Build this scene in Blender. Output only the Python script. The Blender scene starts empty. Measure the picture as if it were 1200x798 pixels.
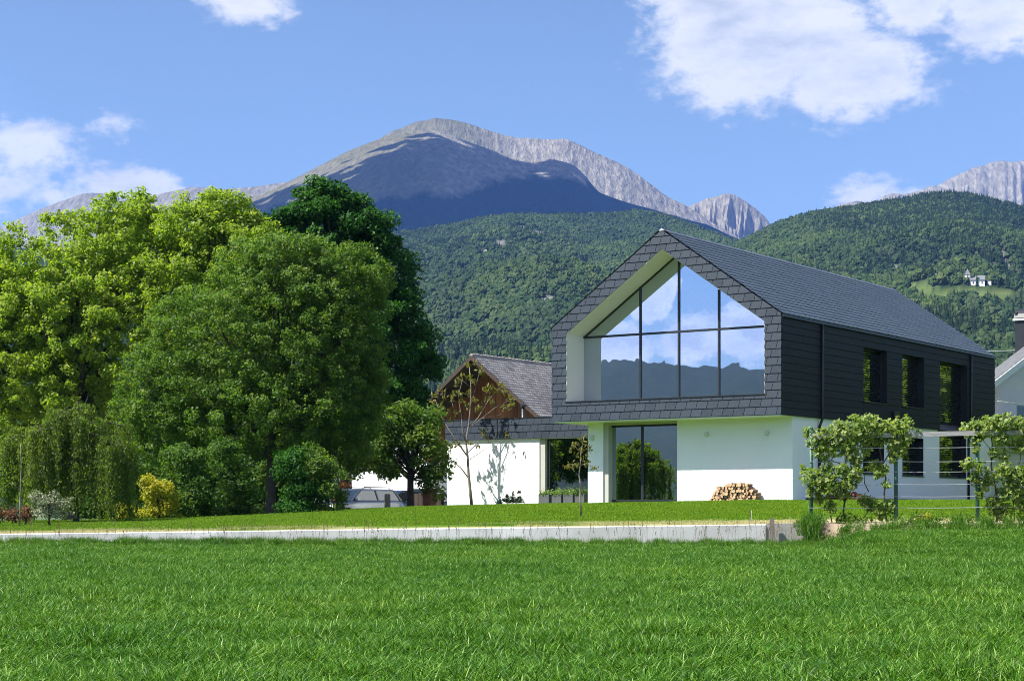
import bpy, math, random
import numpy as np
from mathutils import Vector, Matrix
R = math.radians
SC = bpy.context.scene
COL = SC.collection
# ------------------------------------------------------------------ camera
F, YH = 2106.0, 596.0            # focal length and horizon in photo pixels (1200 wide)
cam_d = bpy.data.cameras.new('camera'); cam = bpy.data.objects.new('camera', cam_d); COL.objects.link(cam)
cam_d.sensor_width = 36; cam_d.lens = F / 1200 * 36; cam_d.shift_y = (YH - 399) / 1200
cam_d.clip_start = .1; cam_d.clip_end = 60000
cam.location = (0, 0, 0); cam.rotation_euler = (R(90), 0, 0)
SC.camera = cam
# ------------------------------------------------------------------ light
SUN_AZ, SUN_EL = 69.0, 53.7      # degrees left of straight behind the camera; elevation
SX, SY, SZ = -math.sin(R(SUN_AZ)) * math.cos(R(SUN_EL)), -math.cos(R(SUN_AZ)) * math.cos(R(SUN_EL)), math.sin(R(SUN_EL))
sd = bpy.data.lights.new('sun', 'SUN'); sd.energy = 4.2; sd.angle = R(.5); sd.color = (1, .97, .92)
so = bpy.data.objects.new('sun', sd); COL.objects.link(so)
so.rotation_euler = Vector((SX, SY, SZ)).to_track_quat('Z', 'Y').to_euler(); so.location = (-40, -20, 60)
SC.view_settings.view_transform = 'Standard'; SC.view_settings.look = 'None'
SC.view_settings.exposure = 1.5; SC.view_settings.gamma = 1
SC.render.engine = 'CYCLES'
SC.cycles.use_denoising = True; SC.cycles.denoising_prefilter = 'NONE'; SC.cycles.filter_width = 1.0
SC.cycles.max_bounces = 7; SC.cycles.diffuse_bounces = 5; SC.cycles.glossy_bounces = 3
SC.cycles.transmission_bounces = 4; SC.cycles.transparent_max_bounces = 6; SC.cycles.volume_bounces = 0

world = bpy.data.worlds.new('World'); SC.world = world; world.use_nodes = True
def build_world():
    nt = world.node_tree; N = nt.nodes; L = nt.links; N.clear()
    def nd(t, **k):
        n = N.new(t)
        for a, b in k.items(): setattr(n, a, b)
        return n
    def m(op, a, b=None, c=None):
        n = nd('ShaderNodeMath', operation=op)
        for i, v in enumerate((a, b, c)):
            if v is None: continue
            if isinstance(v, (int, float)): n.inputs[i].default_value = v
            else: L.new(v, n.inputs[i])
        return n.outputs[0]
    out = nd('ShaderNodeOutputWorld'); bg = nd('ShaderNodeBackground'); bg.inputs[1].default_value = .060
    sky = nd('ShaderNodeTexSky', sky_type='NISHITA'); sky.sun_disc = False
    sky.sun_elevation = R(SUN_EL); sky.sun_rotation = math.atan2(SX, SY); sky.altitude = 450
    sky.air_density = 1.0; sky.dust_density = .25; sky.ozone_density = 2.2
    tc = nd('ShaderNodeTexCoord'); sep = nd('ShaderNodeSeparateXYZ'); L.new(tc.outputs['Generated'], sep.inputs[0])
    az = m('ARCTAN2', sep.outputs[0], sep.outputs[1]); el = m('ARCSINE', sep.outputs[2])
    ae = nd('ShaderNodeCombineXYZ'); L.new(az, ae.inputs[0]); L.new(el, ae.inputs[1])
    # warp the cloud outlines with noise taken in direction space
    mp = nd('ShaderNodeMapping'); mp.inputs['Scale'].default_value = (1, 1, 1.7); L.new(tc.outputs['Generated'], mp.inputs[0])
    n1 = nd('ShaderNodeTexNoise'); n1.inputs['Scale'].default_value = 16; n1.inputs['Detail'].default_value = 9; n1.inputs['Roughness'].default_value = .62
    L.new(mp.outputs[0], n1.inputs['Vector'])
    n2 = nd('ShaderNodeTexNoise'); n2.inputs['Scale'].default_value = 34; n2.inputs['Detail'].default_value = 8; n2.inputs['Roughness'].default_value = .6
    L.new(mp.outputs[0], n2.inputs['Vector'])
    blobs = []
    def px(x, y, rx, ry, s): blobs.append((math.atan2(x - 600, F), math.atan2(YH - y, math.hypot(F, x - 600)), rx / F, ry / F, s))
    for b in ((900, 40, 165, 95, 1.1), (1000, 85, 125, 68, 1.05), (840, 0, 100, 70, .85), (1165, 5, 100, 70, .95), (1075, 5, 90, 60, .8), (1050, 95, 60, 30, .6),
              (300, 8, 72, 30, .8), (262, 0, 48, 24, .5), (133, 145, 42, 24, .42), (30, 178, 75, 48, .72), (0, 215, 80, 50, .72), (150, 222, 110, 32, .62),
              (60, 232, 110, 30, .6), (1020, 230, 55, 26, .62), (1075, 232, 50, 22, .5)): px(*b)
    rnd = random.Random(11)
    for i in range(52):                                  # the same fair-weather cumulus all the way round
        a = R(26 + (i % 26) * 12.0 + rnd.uniform(-5, 5)); e = R(rnd.uniform(6, 22) if i < 26 else rnd.uniform(26, 50)); r = rnd.uniform(.05, .1) if i < 26 else rnd.uniform(.09, .16)
        if math.degrees(a) > 333 or (i < 26 and 228 < math.degrees(a) < 262): continue         # the bank mirrored in the gable glazing follows below
        blobs.append((a if a < math.pi else a - 2 * math.pi, e, r * 1.6, r * .8, rnd.uniform(.8, 1.0)))
    for a, e, rx, ry in ((-118.9, 5.5, .030, .020), (-117.0, 5.3, .024, .018), (-114.4, 5.2, .030, .018), (-115.7, 6.4, .014, .014), (-116.2, 7.0, .010, .012), (-112, 6.0, .04, .02), (-123, 6, .05, .025), (-107, 7, .05, .02), (-128, 7, .05, .025)):
        blobs.append((R(a), R(e), rx, ry, 1.25))
    acc = None
    for a, e, rx, ry, s in blobs:
        v = nd('ShaderNodeVectorMath', operation='SUBTRACT'); L.new(ae.outputs[0], v.inputs[0]); v.inputs[1].default_value = (a, e, 0)
        w = nd('ShaderNodeVectorMath', operation='MULTIPLY'); L.new(v.outputs[0], w.inputs[0]); w.inputs[1].default_value = (1 / rx, 1 / ry, 0)
        l = nd('ShaderNodeVectorMath', operation='LENGTH'); L.new(w.outputs[0], l.inputs[0])
        g = m('MULTIPLY', m('SUBTRACT', 1.0, l.outputs['Value']), s)
        acc = g if acc is None else m('MAXIMUM', acc, g)
    d = m('ADD', m('MULTIPLY', acc, 1.05), m('MULTIPLY', m('SUBTRACT', n1.outputs['Fac'], .5), 1.25))
    d = m('ADD', d, m('MULTIPLY', m('SUBTRACT', n2.outputs['Fac'], .5), .7))
    n4 = nd('ShaderNodeTexNoise'); n4.inputs['Scale'].default_value = 110; n4.inputs['Detail'].default_value = 6; n4.inputs['Roughness'].default_value = .6
    L.new(mp.outputs[0], n4.inputs['Vector']); d = m('ADD', d, m('MULTIPLY', m('SUBTRACT', n4.outputs['Fac'], .5), .7))
    mr = nd('ShaderNodeMapRange', interpolation_type='SMOOTHSTEP'); L.new(d, mr.inputs[0]); mr.inputs[1].default_value = .03; mr.inputs[2].default_value = .5
    fac = m('MULTIPLY', mr.outputs[0], .90)
    n3 = nd('ShaderNodeTexNoise'); n3.inputs['Scale'].default_value = 22; n3.inputs['Detail'].default_value = 6; n3.inputs['Roughness'].default_value = .6
    mp3 = nd('ShaderNodeMapping'); mp3.inputs['Scale'].default_value = (1, 1, 2.6); mp3.inputs['Location'].default_value = (3, 1, 2)
    L.new(tc.outputs['Generated'], mp3.inputs[0]); L.new(mp3.outputs[0], n3.inputs['Vector'])
    sh = m('SUBTRACT', m('MULTIPLY', d, .55), m('MULTIPLY', m('SUBTRACT', n3.outputs['Fac'], .5), 2.6))
    cr = nd('ShaderNodeValToRGB'); e = cr.color_ramp.elements; e.new(.5)
    e[0].position = .1; e[0].color = (7.4, 7.3, 7.1, 1); e[1].position = .5; e[1].color = (6.3, 6.35, 6.5, 1); e[2].position = .95; e[2].color = (4.7, 4.95, 5.5, 1)
    L.new(sh, cr.inputs[0])
    dt = nd('ShaderNodeVectorMath', operation='DOT_PRODUCT'); L.new(tc.outputs['Generated'], dt.inputs[0]); dt.inputs[1].default_value = (SX, SY, SZ)
    lo = nd('ShaderNodeMapRange'); L.new(dt.outputs['Value'], lo.inputs[0]); lo.inputs[1].default_value = .1; lo.inputs[2].default_value = .9; lo.inputs[3].default_value = 1.0; lo.inputs[4].default_value = 2.3   # clouds on the sun's side are brighter
    ccol = nd('ShaderNodeVectorMath', operation='SCALE'); L.new(cr.outputs[0], ccol.inputs[0]); L.new(lo.outputs[0], ccol.inputs['Scale'])
    mix = nd('ShaderNodeMixRGB'); L.new(fac, mix.inputs[0]); L.new(sky.outputs[0], mix.inputs[1]); L.new(ccol.outputs[0], mix.inputs[2])
    L.new(mix.outputs[0], bg.inputs[0]); L.new(bg.outputs[0], out.inputs[0])
build_world()

# ------------------------------------------------------------------ pixel helpers, house frame
TH = R(55.65); X0, Y0 = 8.695, 58.0
UX, UY = math.sin(TH), -math.cos(TH)         # along the gable front, to the right
VX, VY = math.cos(TH), math.sin(TH)          # into depth
ROT = math.atan2(UY, UX)
HW, HL, He, Hb, Hr, HA, Hi, Hia, Hs = 8.84, 20.08, 6.30, 3.04, 9.38, .60, 6.09, 8.74, 3.71
def wpos(u, v): return (X0 + u * UX + v * VX, Y0 + u * UY + v * VY)
def at(px, py, Y): return Vector(((px - 600) / F * Y, Y, (YH - py) / F * Y))
def hp(px, py, v):                            # pixel -> (u, z) on the plane at depth v parallel to the gable
    a = (px - 600) / F; ox, oy = X0 + v * VX, Y0 + v * VY
    u = (a * oy - ox) / (UX - a * UY); Y = oy + u * UY
    return u, (YH - py) / F * Y
def sp(px, py, u):                            # pixel -> (v, z) on the plane parallel to the long side
    a = (px - 600) / F; ox, oy = X0 + u * UX, Y0 + u * UY
    v = (a * oy - ox) / (VX - a * VY); Y = oy + v * VY
    return v, (YH - py) / F * Y

# ------------------------------------------------------------------ noise
_rs = np.random.RandomState(5); _tab = _rs.rand(256, 256)
def vn(x, y):
    xi = np.floor(x).astype(int); yi = np.floor(y).astype(int); fx = x - xi; fy = y - yi
    fx = fx * fx * (3 - 2 * fx); fy = fy * fy * (3 - 2 * fy)
    a = _tab[xi % 256, yi % 256]; b = _tab[(xi + 1) % 256, yi % 256]; c = _tab[xi % 256, (yi + 1) % 256]; d = _tab[(xi + 1) % 256, (yi + 1) % 256]
    return (a * (1 - fx) + b * fx) * (1 - fy) + (c * (1 - fx) + d * fx) * fy
def fbm(x, y, o=5, g=.5, ridged=False):
    x = np.asarray(x, float); y = np.asarray(y, float); s = 0; a = 1; t = 0
    for i in range(o):
        n = vn(x * 2 ** i + 17.3 * i, y * 2 ** i + 9.1 * i)
        if ridged: n = 1 - np.abs(2 * n - 1)
        s = s + a * n; t += a; a *= g
    return s / t

# ------------------------------------------------------------------ mesh helpers
class MB:
    def __init__(s): s.v = []; s.f = []
    def add(s, vs, fs):
        o = len(s.v); s.v += [tuple(p) for p in vs]; s.f += [tuple(i + o for i in f) for f in fs]; return s
    def box(s, x0, x1, y0, y1, z0, z1):
        return s.add([(x0, y0, z0), (x1, y0, z0), (x1, y1, z0), (x0, y1, z0), (x0, y0, z1), (x1, y0, z1), (x1, y1, z1), (x0, y1, z1)],
                     [(0, 3, 2, 1), (4, 5, 6, 7), (0, 1, 5, 4), (1, 2, 6, 5), (2, 3, 7, 6), (3, 0, 4, 7)])
    def prism(s, poly, p0, p1):               # poly: list of vectors; swept from offset p0 to offset p1
        n = len(poly); a = [Vector(p) + Vector(p0) for p in poly]; b = [Vector(p) + Vector(p1) for p in poly]
        return s.add(a + b, [tuple(range(n))[::-1], tuple(range(n, 2 * n))] + [(i, (i + 1) % n, n + (i + 1) % n, n + i) for i in range(n)])
    def tube(s, pts, rad, k=7, cap=True):
        pts = [Vector(p) for p in pts]; rings = []
        for i, p in enumerate(pts):
            d = (pts[min(i + 1, len(pts) - 1)] - pts[max(i - 1, 0)]).normalized()
            a = d.orthogonal().normalized() if i == 0 else (a - d * a.dot(d)).normalized()
            b = d.cross(a); r = rad[i] if hasattr(rad, '__len__') else rad
            rings.append([p + (a * math.cos(2 * math.pi * j / k) + b * math.sin(2 * math.pi * j / k)) * r for j in range(k)])
        vs = [q for r in rings for q in r]; fs = []
        for i in range(len(pts) - 1):
            for j in range(k): fs.append((i * k + j, i * k + (j + 1) % k, (i + 1) * k + (j + 1) % k, (i + 1) * k + j))
        if cap: fs += [tuple(range(k))[::-1], tuple(range(len(vs) - k, len(vs)))]
        return s.add(vs, fs)
    def lathe(s, prof, c=(0, 0, 0), k=14):
        vs = [(c[0] + r * math.cos(2 * math.pi * j / k), c[1] + r * math.sin(2 * math.pi * j / k), c[2] + z) for r, z in prof for j in range(k)]
        fs = [(i * k + j, i * k + (j + 1) % k, (i + 1) * k + (j + 1) % k, (i + 1) * k + j) for i in range(len(prof) - 1) for j in range(k)]
        fs += [tuple(range(k))[::-1], tuple(range(len(vs) - k, len(vs)))]
        return s.add(vs, fs)
    def build(s, name, mat, parent=None, off=(0, 0, 0), smooth=False):
        me = bpy.data.meshes.new(name); o = off
        me.from_pydata([(p[0] - o[0], p[1] - o[1], p[2] - o[2]) for p in s.v], [], s.f); me.update()
        if smooth: me.polygons.foreach_set('use_smooth', [True] * len(me.polygons))
        return link(name, me, mat, parent)
def link(name, me, mat, parent=None):
    if mat and not me.materials: me.materials.append(mat)
    ob = bpy.data.objects.new(name, me); COL.objects.link(ob); ob.parent = parent; return ob
def npmesh(name, V, Fc, attr=None):            # V (n,3), Fc (m,k) arrays; attr: dict of per-face floats
    me = bpy.data.meshes.new(name); V = np.asarray(V, np.float32); Fc = np.asarray(Fc, np.int32); m, k = Fc.shape
    me.vertices.add(len(V)); me.vertices.foreach_set('co', V.ravel())
    me.loops.add(m * k); me.loops.foreach_set('vertex_index', Fc.ravel())
    me.polygons.add(m); me.polygons.foreach_set('loop_start', np.arange(0, m * k, k, dtype=np.int32))
    for n, a in (attr or {}).items():
        at_ = me.attributes.new(n, 'FLOAT', 'FACE' if len(a) == m else 'POINT'); at_.data.foreach_set('value', np.asarray(a, np.float32))
    me.update(calc_edges=True); return me
def tag(o, label, cat, group=None):
    o['label'] = label; o['category'] = cat
    if group: o['group'] = group
    return o
def empty(name, loc, rz=0.0, label=None, cat=None, group=None):
    o = bpy.data.objects.new(name, None); COL.objects.link(o); o.location = loc; o.rotation_euler = (0, 0, rz)
    o.empty_display_size = .2
    return tag(o, label, cat, group) if label else o
def struct(o): o['kind'] = 'structure'; return o
def stuff(o): o['kind'] = 'stuff'; return o

# ------------------------------------------------------------------ materials
def ramp(nt, fac, cols):
    cr = nt.nodes.new('ShaderNodeValToRGB'); e = cr.color_ramp.elements
    while len(e) < len(cols): e.new(.5)
    for i, (p, c) in enumerate(cols): e[i].position = p; e[i].color = (*c, 1)
    nt.links.new(fac, cr.inputs[0]); return cr.outputs[0]
def noise(nt, scale, detail=5, rough=.55, vec='Object', stretch=None):
    tc = nt.nodes.new('ShaderNodeTexCoord'); n = nt.nodes.new('ShaderNodeTexNoise')
    n.inputs['Scale'].default_value = scale; n.inputs['Detail'].default_value = detail; n.inputs['Roughness'].default_value = rough
    src = tc.outputs[vec] if vec != 'World' else None
    if src is None: g = nt.nodes.new('ShaderNodeNewGeometry'); src = g.outputs['Position']
    if stretch:
        mp = nt.nodes.new('ShaderNodeMapping'); mp.inputs['Scale'].default_value = stretch; nt.links.new(src, mp.inputs[0]); src = mp.outputs[0]
    nt.links.new(src, n.inputs['Vector']); return n.outputs['Fac']
def mixc(nt, f, a, b, mode='MIX'):
    n = nt.nodes.new('ShaderNodeMixRGB'); n.blend_type = mode
    for i, v in enumerate((f, a, b)):
        if isinstance(v, (int, float)): n.inputs[i].default_value = v
        elif isinstance(v, tuple): n.inputs[i].default_value = (*v, 1)
        else: nt.links.new(v, n.inputs[i])
    return n.outputs[0]
def newmat(name):
    m = bpy.data.materials.new(name); m.use_nodes = True; nt = m.node_tree; return m, nt, nt.nodes['Principled BSDF']
def setcol(nt, sock, c):
    if isinstance(c, tuple): sock.default_value = (*c, 1)
    else: nt.links.new(c, sock)
def mat(name, c1, c2=None, scale=3, rough=.6, detail=6, bump=0, bscale=None, metal=0, spec=.5, stretch=None, rnd=0, vec='Object'):
    m, nt, b = newmat(name); b.inputs['Roughness'].default_value = rough; b.inputs['Metallic'].default_value = metal; b.inputs['Specular IOR Level'].default_value = spec
    col = c1
    if c2: col = ramp(nt, noise(nt, scale, detail, vec=vec, stretch=stretch), [(.3, c1), (.7, c2)])
    if rnd:
        oi = nt.nodes.new('ShaderNodeObjectInfo')
        v = ramp(nt, oi.outputs['Random'], [(0, (1 - rnd,) * 3), (1, (1 + rnd,) * 3)])
        col = mixc(nt, 1.0, col, v, 'MULTIPLY')
    setcol(nt, b.inputs['Base Color'], col)
    if bump:
        bp = nt.nodes.new('ShaderNodeBump'); bp.inputs['Strength'].default_value = bump; bp.inputs['Distance'].default_value = .02
        nt.links.new(noise(nt, bscale or scale * 6, 6, vec=vec, stretch=stretch), bp.inputs['Height']); nt.links.new(bp.outputs[0], b.inputs['Normal'])
    return m
def attr(nt, n):
    a = nt.nodes.new('ShaderNodeAttribute'); a.attribute_name = n; return a.outputs['Fac']
def leafmat(name, cols, trans=.3, rough=.5, tcol=None, spec=.22, patchy=False):
    m, nt, b = newmat(name); b.inputs['Roughness'].default_value = rough; b.inputs['Specular IOR Level'].default_value = spec
    c = ramp(nt, attr(nt, 'rnd'), [(i / (len(cols) - 1), k) for i, k in enumerate(cols)])
    nt.links.new(c, b.inputs['Base Color'])
    if patchy:
        c = mixc(nt, 1.0, c, ramp(nt, noise(nt, .35, 5, .6, vec='World', stretch=(1, .55, 1)), [(.32, (.75, .85, .8)), (.5, (1, 1, 1)), (.68, (1.2, 1.1, .95))]), 'MULTIPLY')
        nt.links.new(c, b.inputs['Base Color'])
    t = nt.nodes.new('ShaderNodeBsdfTranslucent'); nt.links.new(mixc(nt, 1.0, c, tcol or (2.1, 2.1, .7), 'MULTIPLY'), t.inputs[0])
    mx = nt.nodes.new('ShaderNodeMixShader'); mx.inputs[0].default_value = trans
    nt.links.new(b.outputs[0], mx.inputs[1]); nt.links.new(t.outputs[0], mx.inputs[2])
    nt.links.new(mx.outputs[0], nt.nodes['Material Output'].inputs[0]); return m
def glassmat(name, refl=.6, tint=(.16, .19, .2), rcol=(.86, .92, 1.0), warp=.012, wscale=1.2):
    m = bpy.data.materials.new(name); m.use_nodes = True; nt = m.node_tree; nt.nodes.clear(); out = nt.nodes.new('ShaderNodeOutputMaterial')
    g = nt.nodes.new('ShaderNodeBsdfGlossy'); g.inputs['Roughness'].default_value = .004; g.inputs['Color'].default_value = (*rcol, 1)
    t = nt.nodes.new('ShaderNodeBsdfTransparent'); t.inputs[0].default_value = (*tint, 1)
    bp = nt.nodes.new('ShaderNodeBump'); bp.inputs['Strength'].default_value = 1; bp.inputs['Distance'].default_value = warp
    nt.links.new(noise(nt, wscale, 2), bp.inputs['Height']); nt.links.new(bp.outputs[0], g.inputs['Normal'])
    mx = nt.nodes.new('ShaderNodeMixShader'); mx.inputs[0].default_value = refl
    nt.links.new(t.outputs[0], mx.inputs[1]); nt.links.new(g.outputs[0], mx.inputs[2]); nt.links.new(mx.outputs[0], out.inputs[0]); return m

M = {}
M['plaster'] = mat('white_plaster', (.83, .82, .80), (.88, .875, .86), .7, .85, bump=.15, bscale=60, spec=.2)
M['lining'] = mat('white_lining', (.80, .77, .67), (.83, .80, .70), .6, .7, spec=.2)
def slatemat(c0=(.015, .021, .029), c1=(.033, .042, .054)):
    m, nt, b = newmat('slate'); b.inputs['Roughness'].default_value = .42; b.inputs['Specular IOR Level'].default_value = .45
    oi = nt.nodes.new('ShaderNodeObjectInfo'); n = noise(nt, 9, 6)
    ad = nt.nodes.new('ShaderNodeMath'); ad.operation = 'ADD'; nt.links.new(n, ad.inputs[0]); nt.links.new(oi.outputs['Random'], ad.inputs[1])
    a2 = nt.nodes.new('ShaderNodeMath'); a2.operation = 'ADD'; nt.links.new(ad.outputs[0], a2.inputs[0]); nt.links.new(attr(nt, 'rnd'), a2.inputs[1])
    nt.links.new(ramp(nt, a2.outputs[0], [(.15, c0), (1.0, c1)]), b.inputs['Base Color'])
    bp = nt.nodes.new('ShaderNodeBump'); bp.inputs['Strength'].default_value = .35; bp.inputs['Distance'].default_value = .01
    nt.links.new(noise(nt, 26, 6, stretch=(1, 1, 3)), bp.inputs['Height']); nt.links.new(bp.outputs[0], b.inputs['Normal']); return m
M['slate'] = slatemat()
M['roofslate_sheen'] = slatemat((.045, .056, .070), (.15, .172, .20))  # paler copy of the slate for the roof: sky sheen put into its colour
M['clad'] = mat('charcoal_board', (.010, .012, .014), (.014, .016, .018), 4, .6, bump=.2, bscale=40, stretch=(.2, .2, 3), rnd=.12, spec=.18)
M['dark'] = mat('dark_metal', (.012, .013, .015), (.018, .019, .021), 6, .4)
M['frame'] = mat('anthracite_frame', (.014, .016, .02), (.02, .022, .026), 5, .42)
M['glass'] = glassmat('mirror_glass', .68, tint=(.07, .08, .09), rcol=(.78, .88, 1.0), warp=.0016, wscale=.9)
M['glass2'] = glassmat('clear_glass', .42, tint=(.35, .38, .36), warp=.001)
M['glass3'] = glassmat('dark_glass', .5, tint=(.02, .02, .02), rcol=(.8, .85, .8), warp=.0006)
M['room'] = mat('room_finish', (.12, .115, .11), (.16, .155, .15), 1, .8)
M['beige'] = mat('beige_reveal', (.42, .40, .35), (.46, .44, .39), 2, .7)
M['concrete'] = mat('concrete', (.50, .48, .44), (.76, .74, .70), .8, .85, bump=.3, bscale=25, detail=9)
M['concrete2'] = mat('weathered_concrete', (.30, .28, .24), (.48, .46, .41), 2.4, .9, bump=.4, bscale=30)
M['oldwood'] = mat('weathered_wood', (.16, .13, .10), (.30, .26, .21), 3, .8, bump=.4, stretch=(6, 6, .6))
M['railwood'] = mat('grey_rail_wood', (.30, .28, .25), (.44, .42, .39), 3, .8, bump=.3, stretch=(.5, 6, 6))
M['plank'] = mat('brown_plank', (.22, .075, .026), (.42, .165, .06), 2, .75, stretch=(6, 6, .5), rnd=.25)
M['beam'] = mat('dark_beam', (.03, .02, .014), (.06, .038, .025), 3, .8)
def tilemat():
    m, nt, b = newmat('old_roof_tile'); b.inputs['Roughness'].default_value = .8
    c = ramp(nt, attr(nt, 'rnd'), [(0, (.36, .30, .27)), (.5, (.58, .51, .465)), (1, (.70, .63, .585))])
    n = ramp(nt, noise(nt, .45, 6), [(.35, (.75, .75, .75)), (.7, (1.1, 1.08, 1.05))])
    nt.links.new(mixc(nt, 1.0, c, n, 'MULTIPLY'), b.inputs['Base Color']); return m
M['tile'] = tilemat()
M['bark'] = mat('bark', (.030, .024, .018), (.075, .06, .045), 8, .9, bump=.8, bscale=25, stretch=(3, 3, .6))
M['bark2'] = mat('pale_bark', (.16, .13, .10), (.30, .26, .21), 8, .85, bump=.5, stretch=(3, 3, .6))
M['cane'] = mat('vine_cane', (.035, .022, .015), (.09, .06, .04), 8, .85, bump=.4)
M['green_metal'] = mat('green_post_metal', (.018, .075, .048), (.04, .11, .075), 7, .5)
M['wire'] = mat('galvanised_wire', (.45, .46, .46), (.55, .56, .56), 5, .4, metal=.4)
M['soil'] = mat('dry_soil', (.17, .12, .075), (.36, .29, .20), 2.5, .95, bump=.8, bscale=14, detail=9)
M['mulch'] = mat('bark_mulch', (.05, .018, .010), (.14, .055, .03), 9, .9, rnd=.3)
M['logend'] = mat('cut_log', (.42, .25, .12), (.62, .43, .24), 6, .75, rnd=.2)
M['logbark'] = mat('log_bark', (.10, .06, .035), (.20, .13, .08), 9, .9, rnd=.3)
M['planter'] = mat('grey_planter', (.075, .08, .085), (.10, .105, .11), 3, .6)
M['white_metal'] = mat('white_metal', (.62, .62, .6), (.68, .68, .66), 3, .45)
M['yellow'] = mat('yellow_fabric', (.55, .33, .03), (.66, .42, .05), 6, .8)
M['plastic_green'] = mat('dark_green_plastic', (.012, .035, .03), (.018, .045, .038), 4, .35)
M['silver'] = mat('silver_paint', (.45, .48, .52), (.47, .50, .54), 2, .25, metal=.55)
M['greyblue'] = mat('grey_green_paint', (.13, .17, .17), (.15, .19, .19), 2, .25, metal=.4)
M['carglass'] = glassmat('car_glass', .3, tint=(.12, .14, .15))
M['rubber'] = mat('rubber', (.012, .012, .012), (.02, .02, .02), 5, .8)
M['lamp'] = mat('lamp_lens', (.75, .77, .8), (.8, .82, .85), 3, .15)
M['shadewall'] = mat('neighbour_plaster', (.60, .60, .59), (.66, .66, .65), .8, .85)
M['greyroof'] = mat('grey_sheet_roof', (.10, .10, .10), (.14, .14, .14), 3, .6)
M['redbrick'] = mat('red_brown_paint', (.20, .07, .04), (.28, .11, .07), 3, .7)
M['balglass'] = glassmat('milky_balcony_glass', .22, tint=(.55, .62, .68))
M['leaf_yellow'] = leafmat('lime_leaf', [(.105, .165, .013), (.155, .235, .017), (.21, .29, .025), (.29, .32, .06)], .48, tcol=(1.95, 2.0, .7))
M['leaf_mid'] = leafmat('mid_leaf', [(.042, .094, .010), (.066, .132, .013), (.098, .168, .020), (.17, .215, .055)], .46, tcol=(2.0, 2.0, .7))
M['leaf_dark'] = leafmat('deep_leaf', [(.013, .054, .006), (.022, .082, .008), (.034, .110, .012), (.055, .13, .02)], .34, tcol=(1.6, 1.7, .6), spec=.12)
M['leaf_weep'] = leafmat('weeping_leaf', [(.055, .100, .013), (.095, .150, .020), (.140, .190, .030), (.19, .22, .05)], .48)
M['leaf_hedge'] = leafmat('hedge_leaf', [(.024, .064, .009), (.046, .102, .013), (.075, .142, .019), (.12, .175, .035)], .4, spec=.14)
M['leaf_gold'] = leafmat('golden_leaf', [(.15, .175, .012), (.26, .275, .016), (.36, .35, .022), (.42, .35, .04)], .35)
M['leaf_white'] = leafmat('white_flower', [(.07, .12, .03), (.12, .17, .06), (.34, .33, .22), (.62, .58, .46)], .25, tcol=(1, 1, .8))
M['leaf_red'] = leafmat('copper_leaf', [(.08, .05, .02), (.14, .055, .025), (.20, .075, .03), (.15, .14, .03)], .3, tcol=(1.4, .9, .5))
M['leaf_vine'] = leafmat('vine_leaf', [(.060, .115, .016), (.105, .175, .026), (.165, .235, .042), (.28, .32, .11)], .42)
M['leaf_walnut'] = leafmat('walnut_leaf', [(.085, .095, .02), (.13, .13, .028), (.18, .16, .045), (.22, .17, .07)], .38)
M['leaf_pot'] = leafmat('pot_leaf', [(.03, .075, .02), (.09, .16, .04), (.17, .25, .07), (.30, .37, .16)], .35)
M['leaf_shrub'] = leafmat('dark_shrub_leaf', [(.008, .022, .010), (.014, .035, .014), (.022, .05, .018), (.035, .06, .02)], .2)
M['grass'] = leafmat('field_grass', [(.018, .066, .003), (.038, .118, .005), (.072, .182, .009), (.22, .34, .08)], .2, .4, spec=.14, patchy=True)  # palest blade tone stands in for glints, painted into the colour
M['stalk'] = leafmat('grass_seed_head', [(.06, .07, .03), (.12, .08, .05), (.16, .11, .07), (.10, .10, .04)], .2)

def lawnmat():
    m, nt, b = newmat('lawn_blade'); b.inputs['Roughness'].default_value = .6; b.inputs['Specular IOR Level'].default_value = .12
    c = ramp(nt, attr(nt, 'rnd'), [(0, (.075, .165, .004)), (.5, (.115, .230, .007)), (1, (.17, .285, .012))])
    big = noise(nt, .5, 5, vec='World', stretch=(1, 1.6, 1))
    c = mixc(nt, ramp(nt, big, [(.4, (0, 0, 0)), (.75, (.35, .35, .35))]), c, (.22, .27, .02))
    g = nt.nodes.new('ShaderNodeNewGeometry'); sx = nt.nodes.new('ShaderNodeSeparateXYZ'); nt.links.new(g.outputs['Position'], sx.inputs[0])
    mr = nt.nodes.new('ShaderNodeMapRange'); nt.links.new(sx.outputs[1], mr.inputs[0]); mr.inputs[1].default_value = 47.5; mr.inputs[2].default_value = 43.2
    p = noise(nt, .38, 5, vec='World', stretch=(.6, 1.4, 1))
    mu = nt.nodes.new('ShaderNodeMath'); mu.operation = 'MULTIPLY'; nt.links.new(mr.outputs[0], mu.inputs[0]); nt.links.new(p, mu.inputs[1])
    st = ramp(nt, mu.outputs[0], [(.24, (0, 0, 0)), (.42, (.9, .9, .9))])   # dried straw near the kerb wall
    c = mixc(nt, st, c, (.50, .44, .22))
    nt.links.new(c, b.inputs['Base Color'])
    t = nt.nodes.new('ShaderNodeBsdfTranslucent'); nt.links.new(c, t.inputs[0]); mx = nt.nodes.new('ShaderNodeMixShader'); mx.inputs[0].default_value = .25
    nt.links.new(b.outputs[0], mx.inputs[1]); nt.links.new(t.outputs[0], mx.inputs[2]); nt.links.new(mx.outputs[0], nt.nodes['Material Output'].inputs[0]); return m
M['lawn'] = lawnmat()
M['fieldsoil'] = mat('field_floor', (.008, .025, .003), (.02, .05, .006), 6, .95, vec='World')
M['meadowfloor'] = mat('valley_floor', (.04, .075, .018), (.07, .11, .03), .01, .9, vec='World')
M['asphalt'] = mat('yard_gravel', (.14, .13, .12), (.20, .19, .17), 4, .95)

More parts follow.
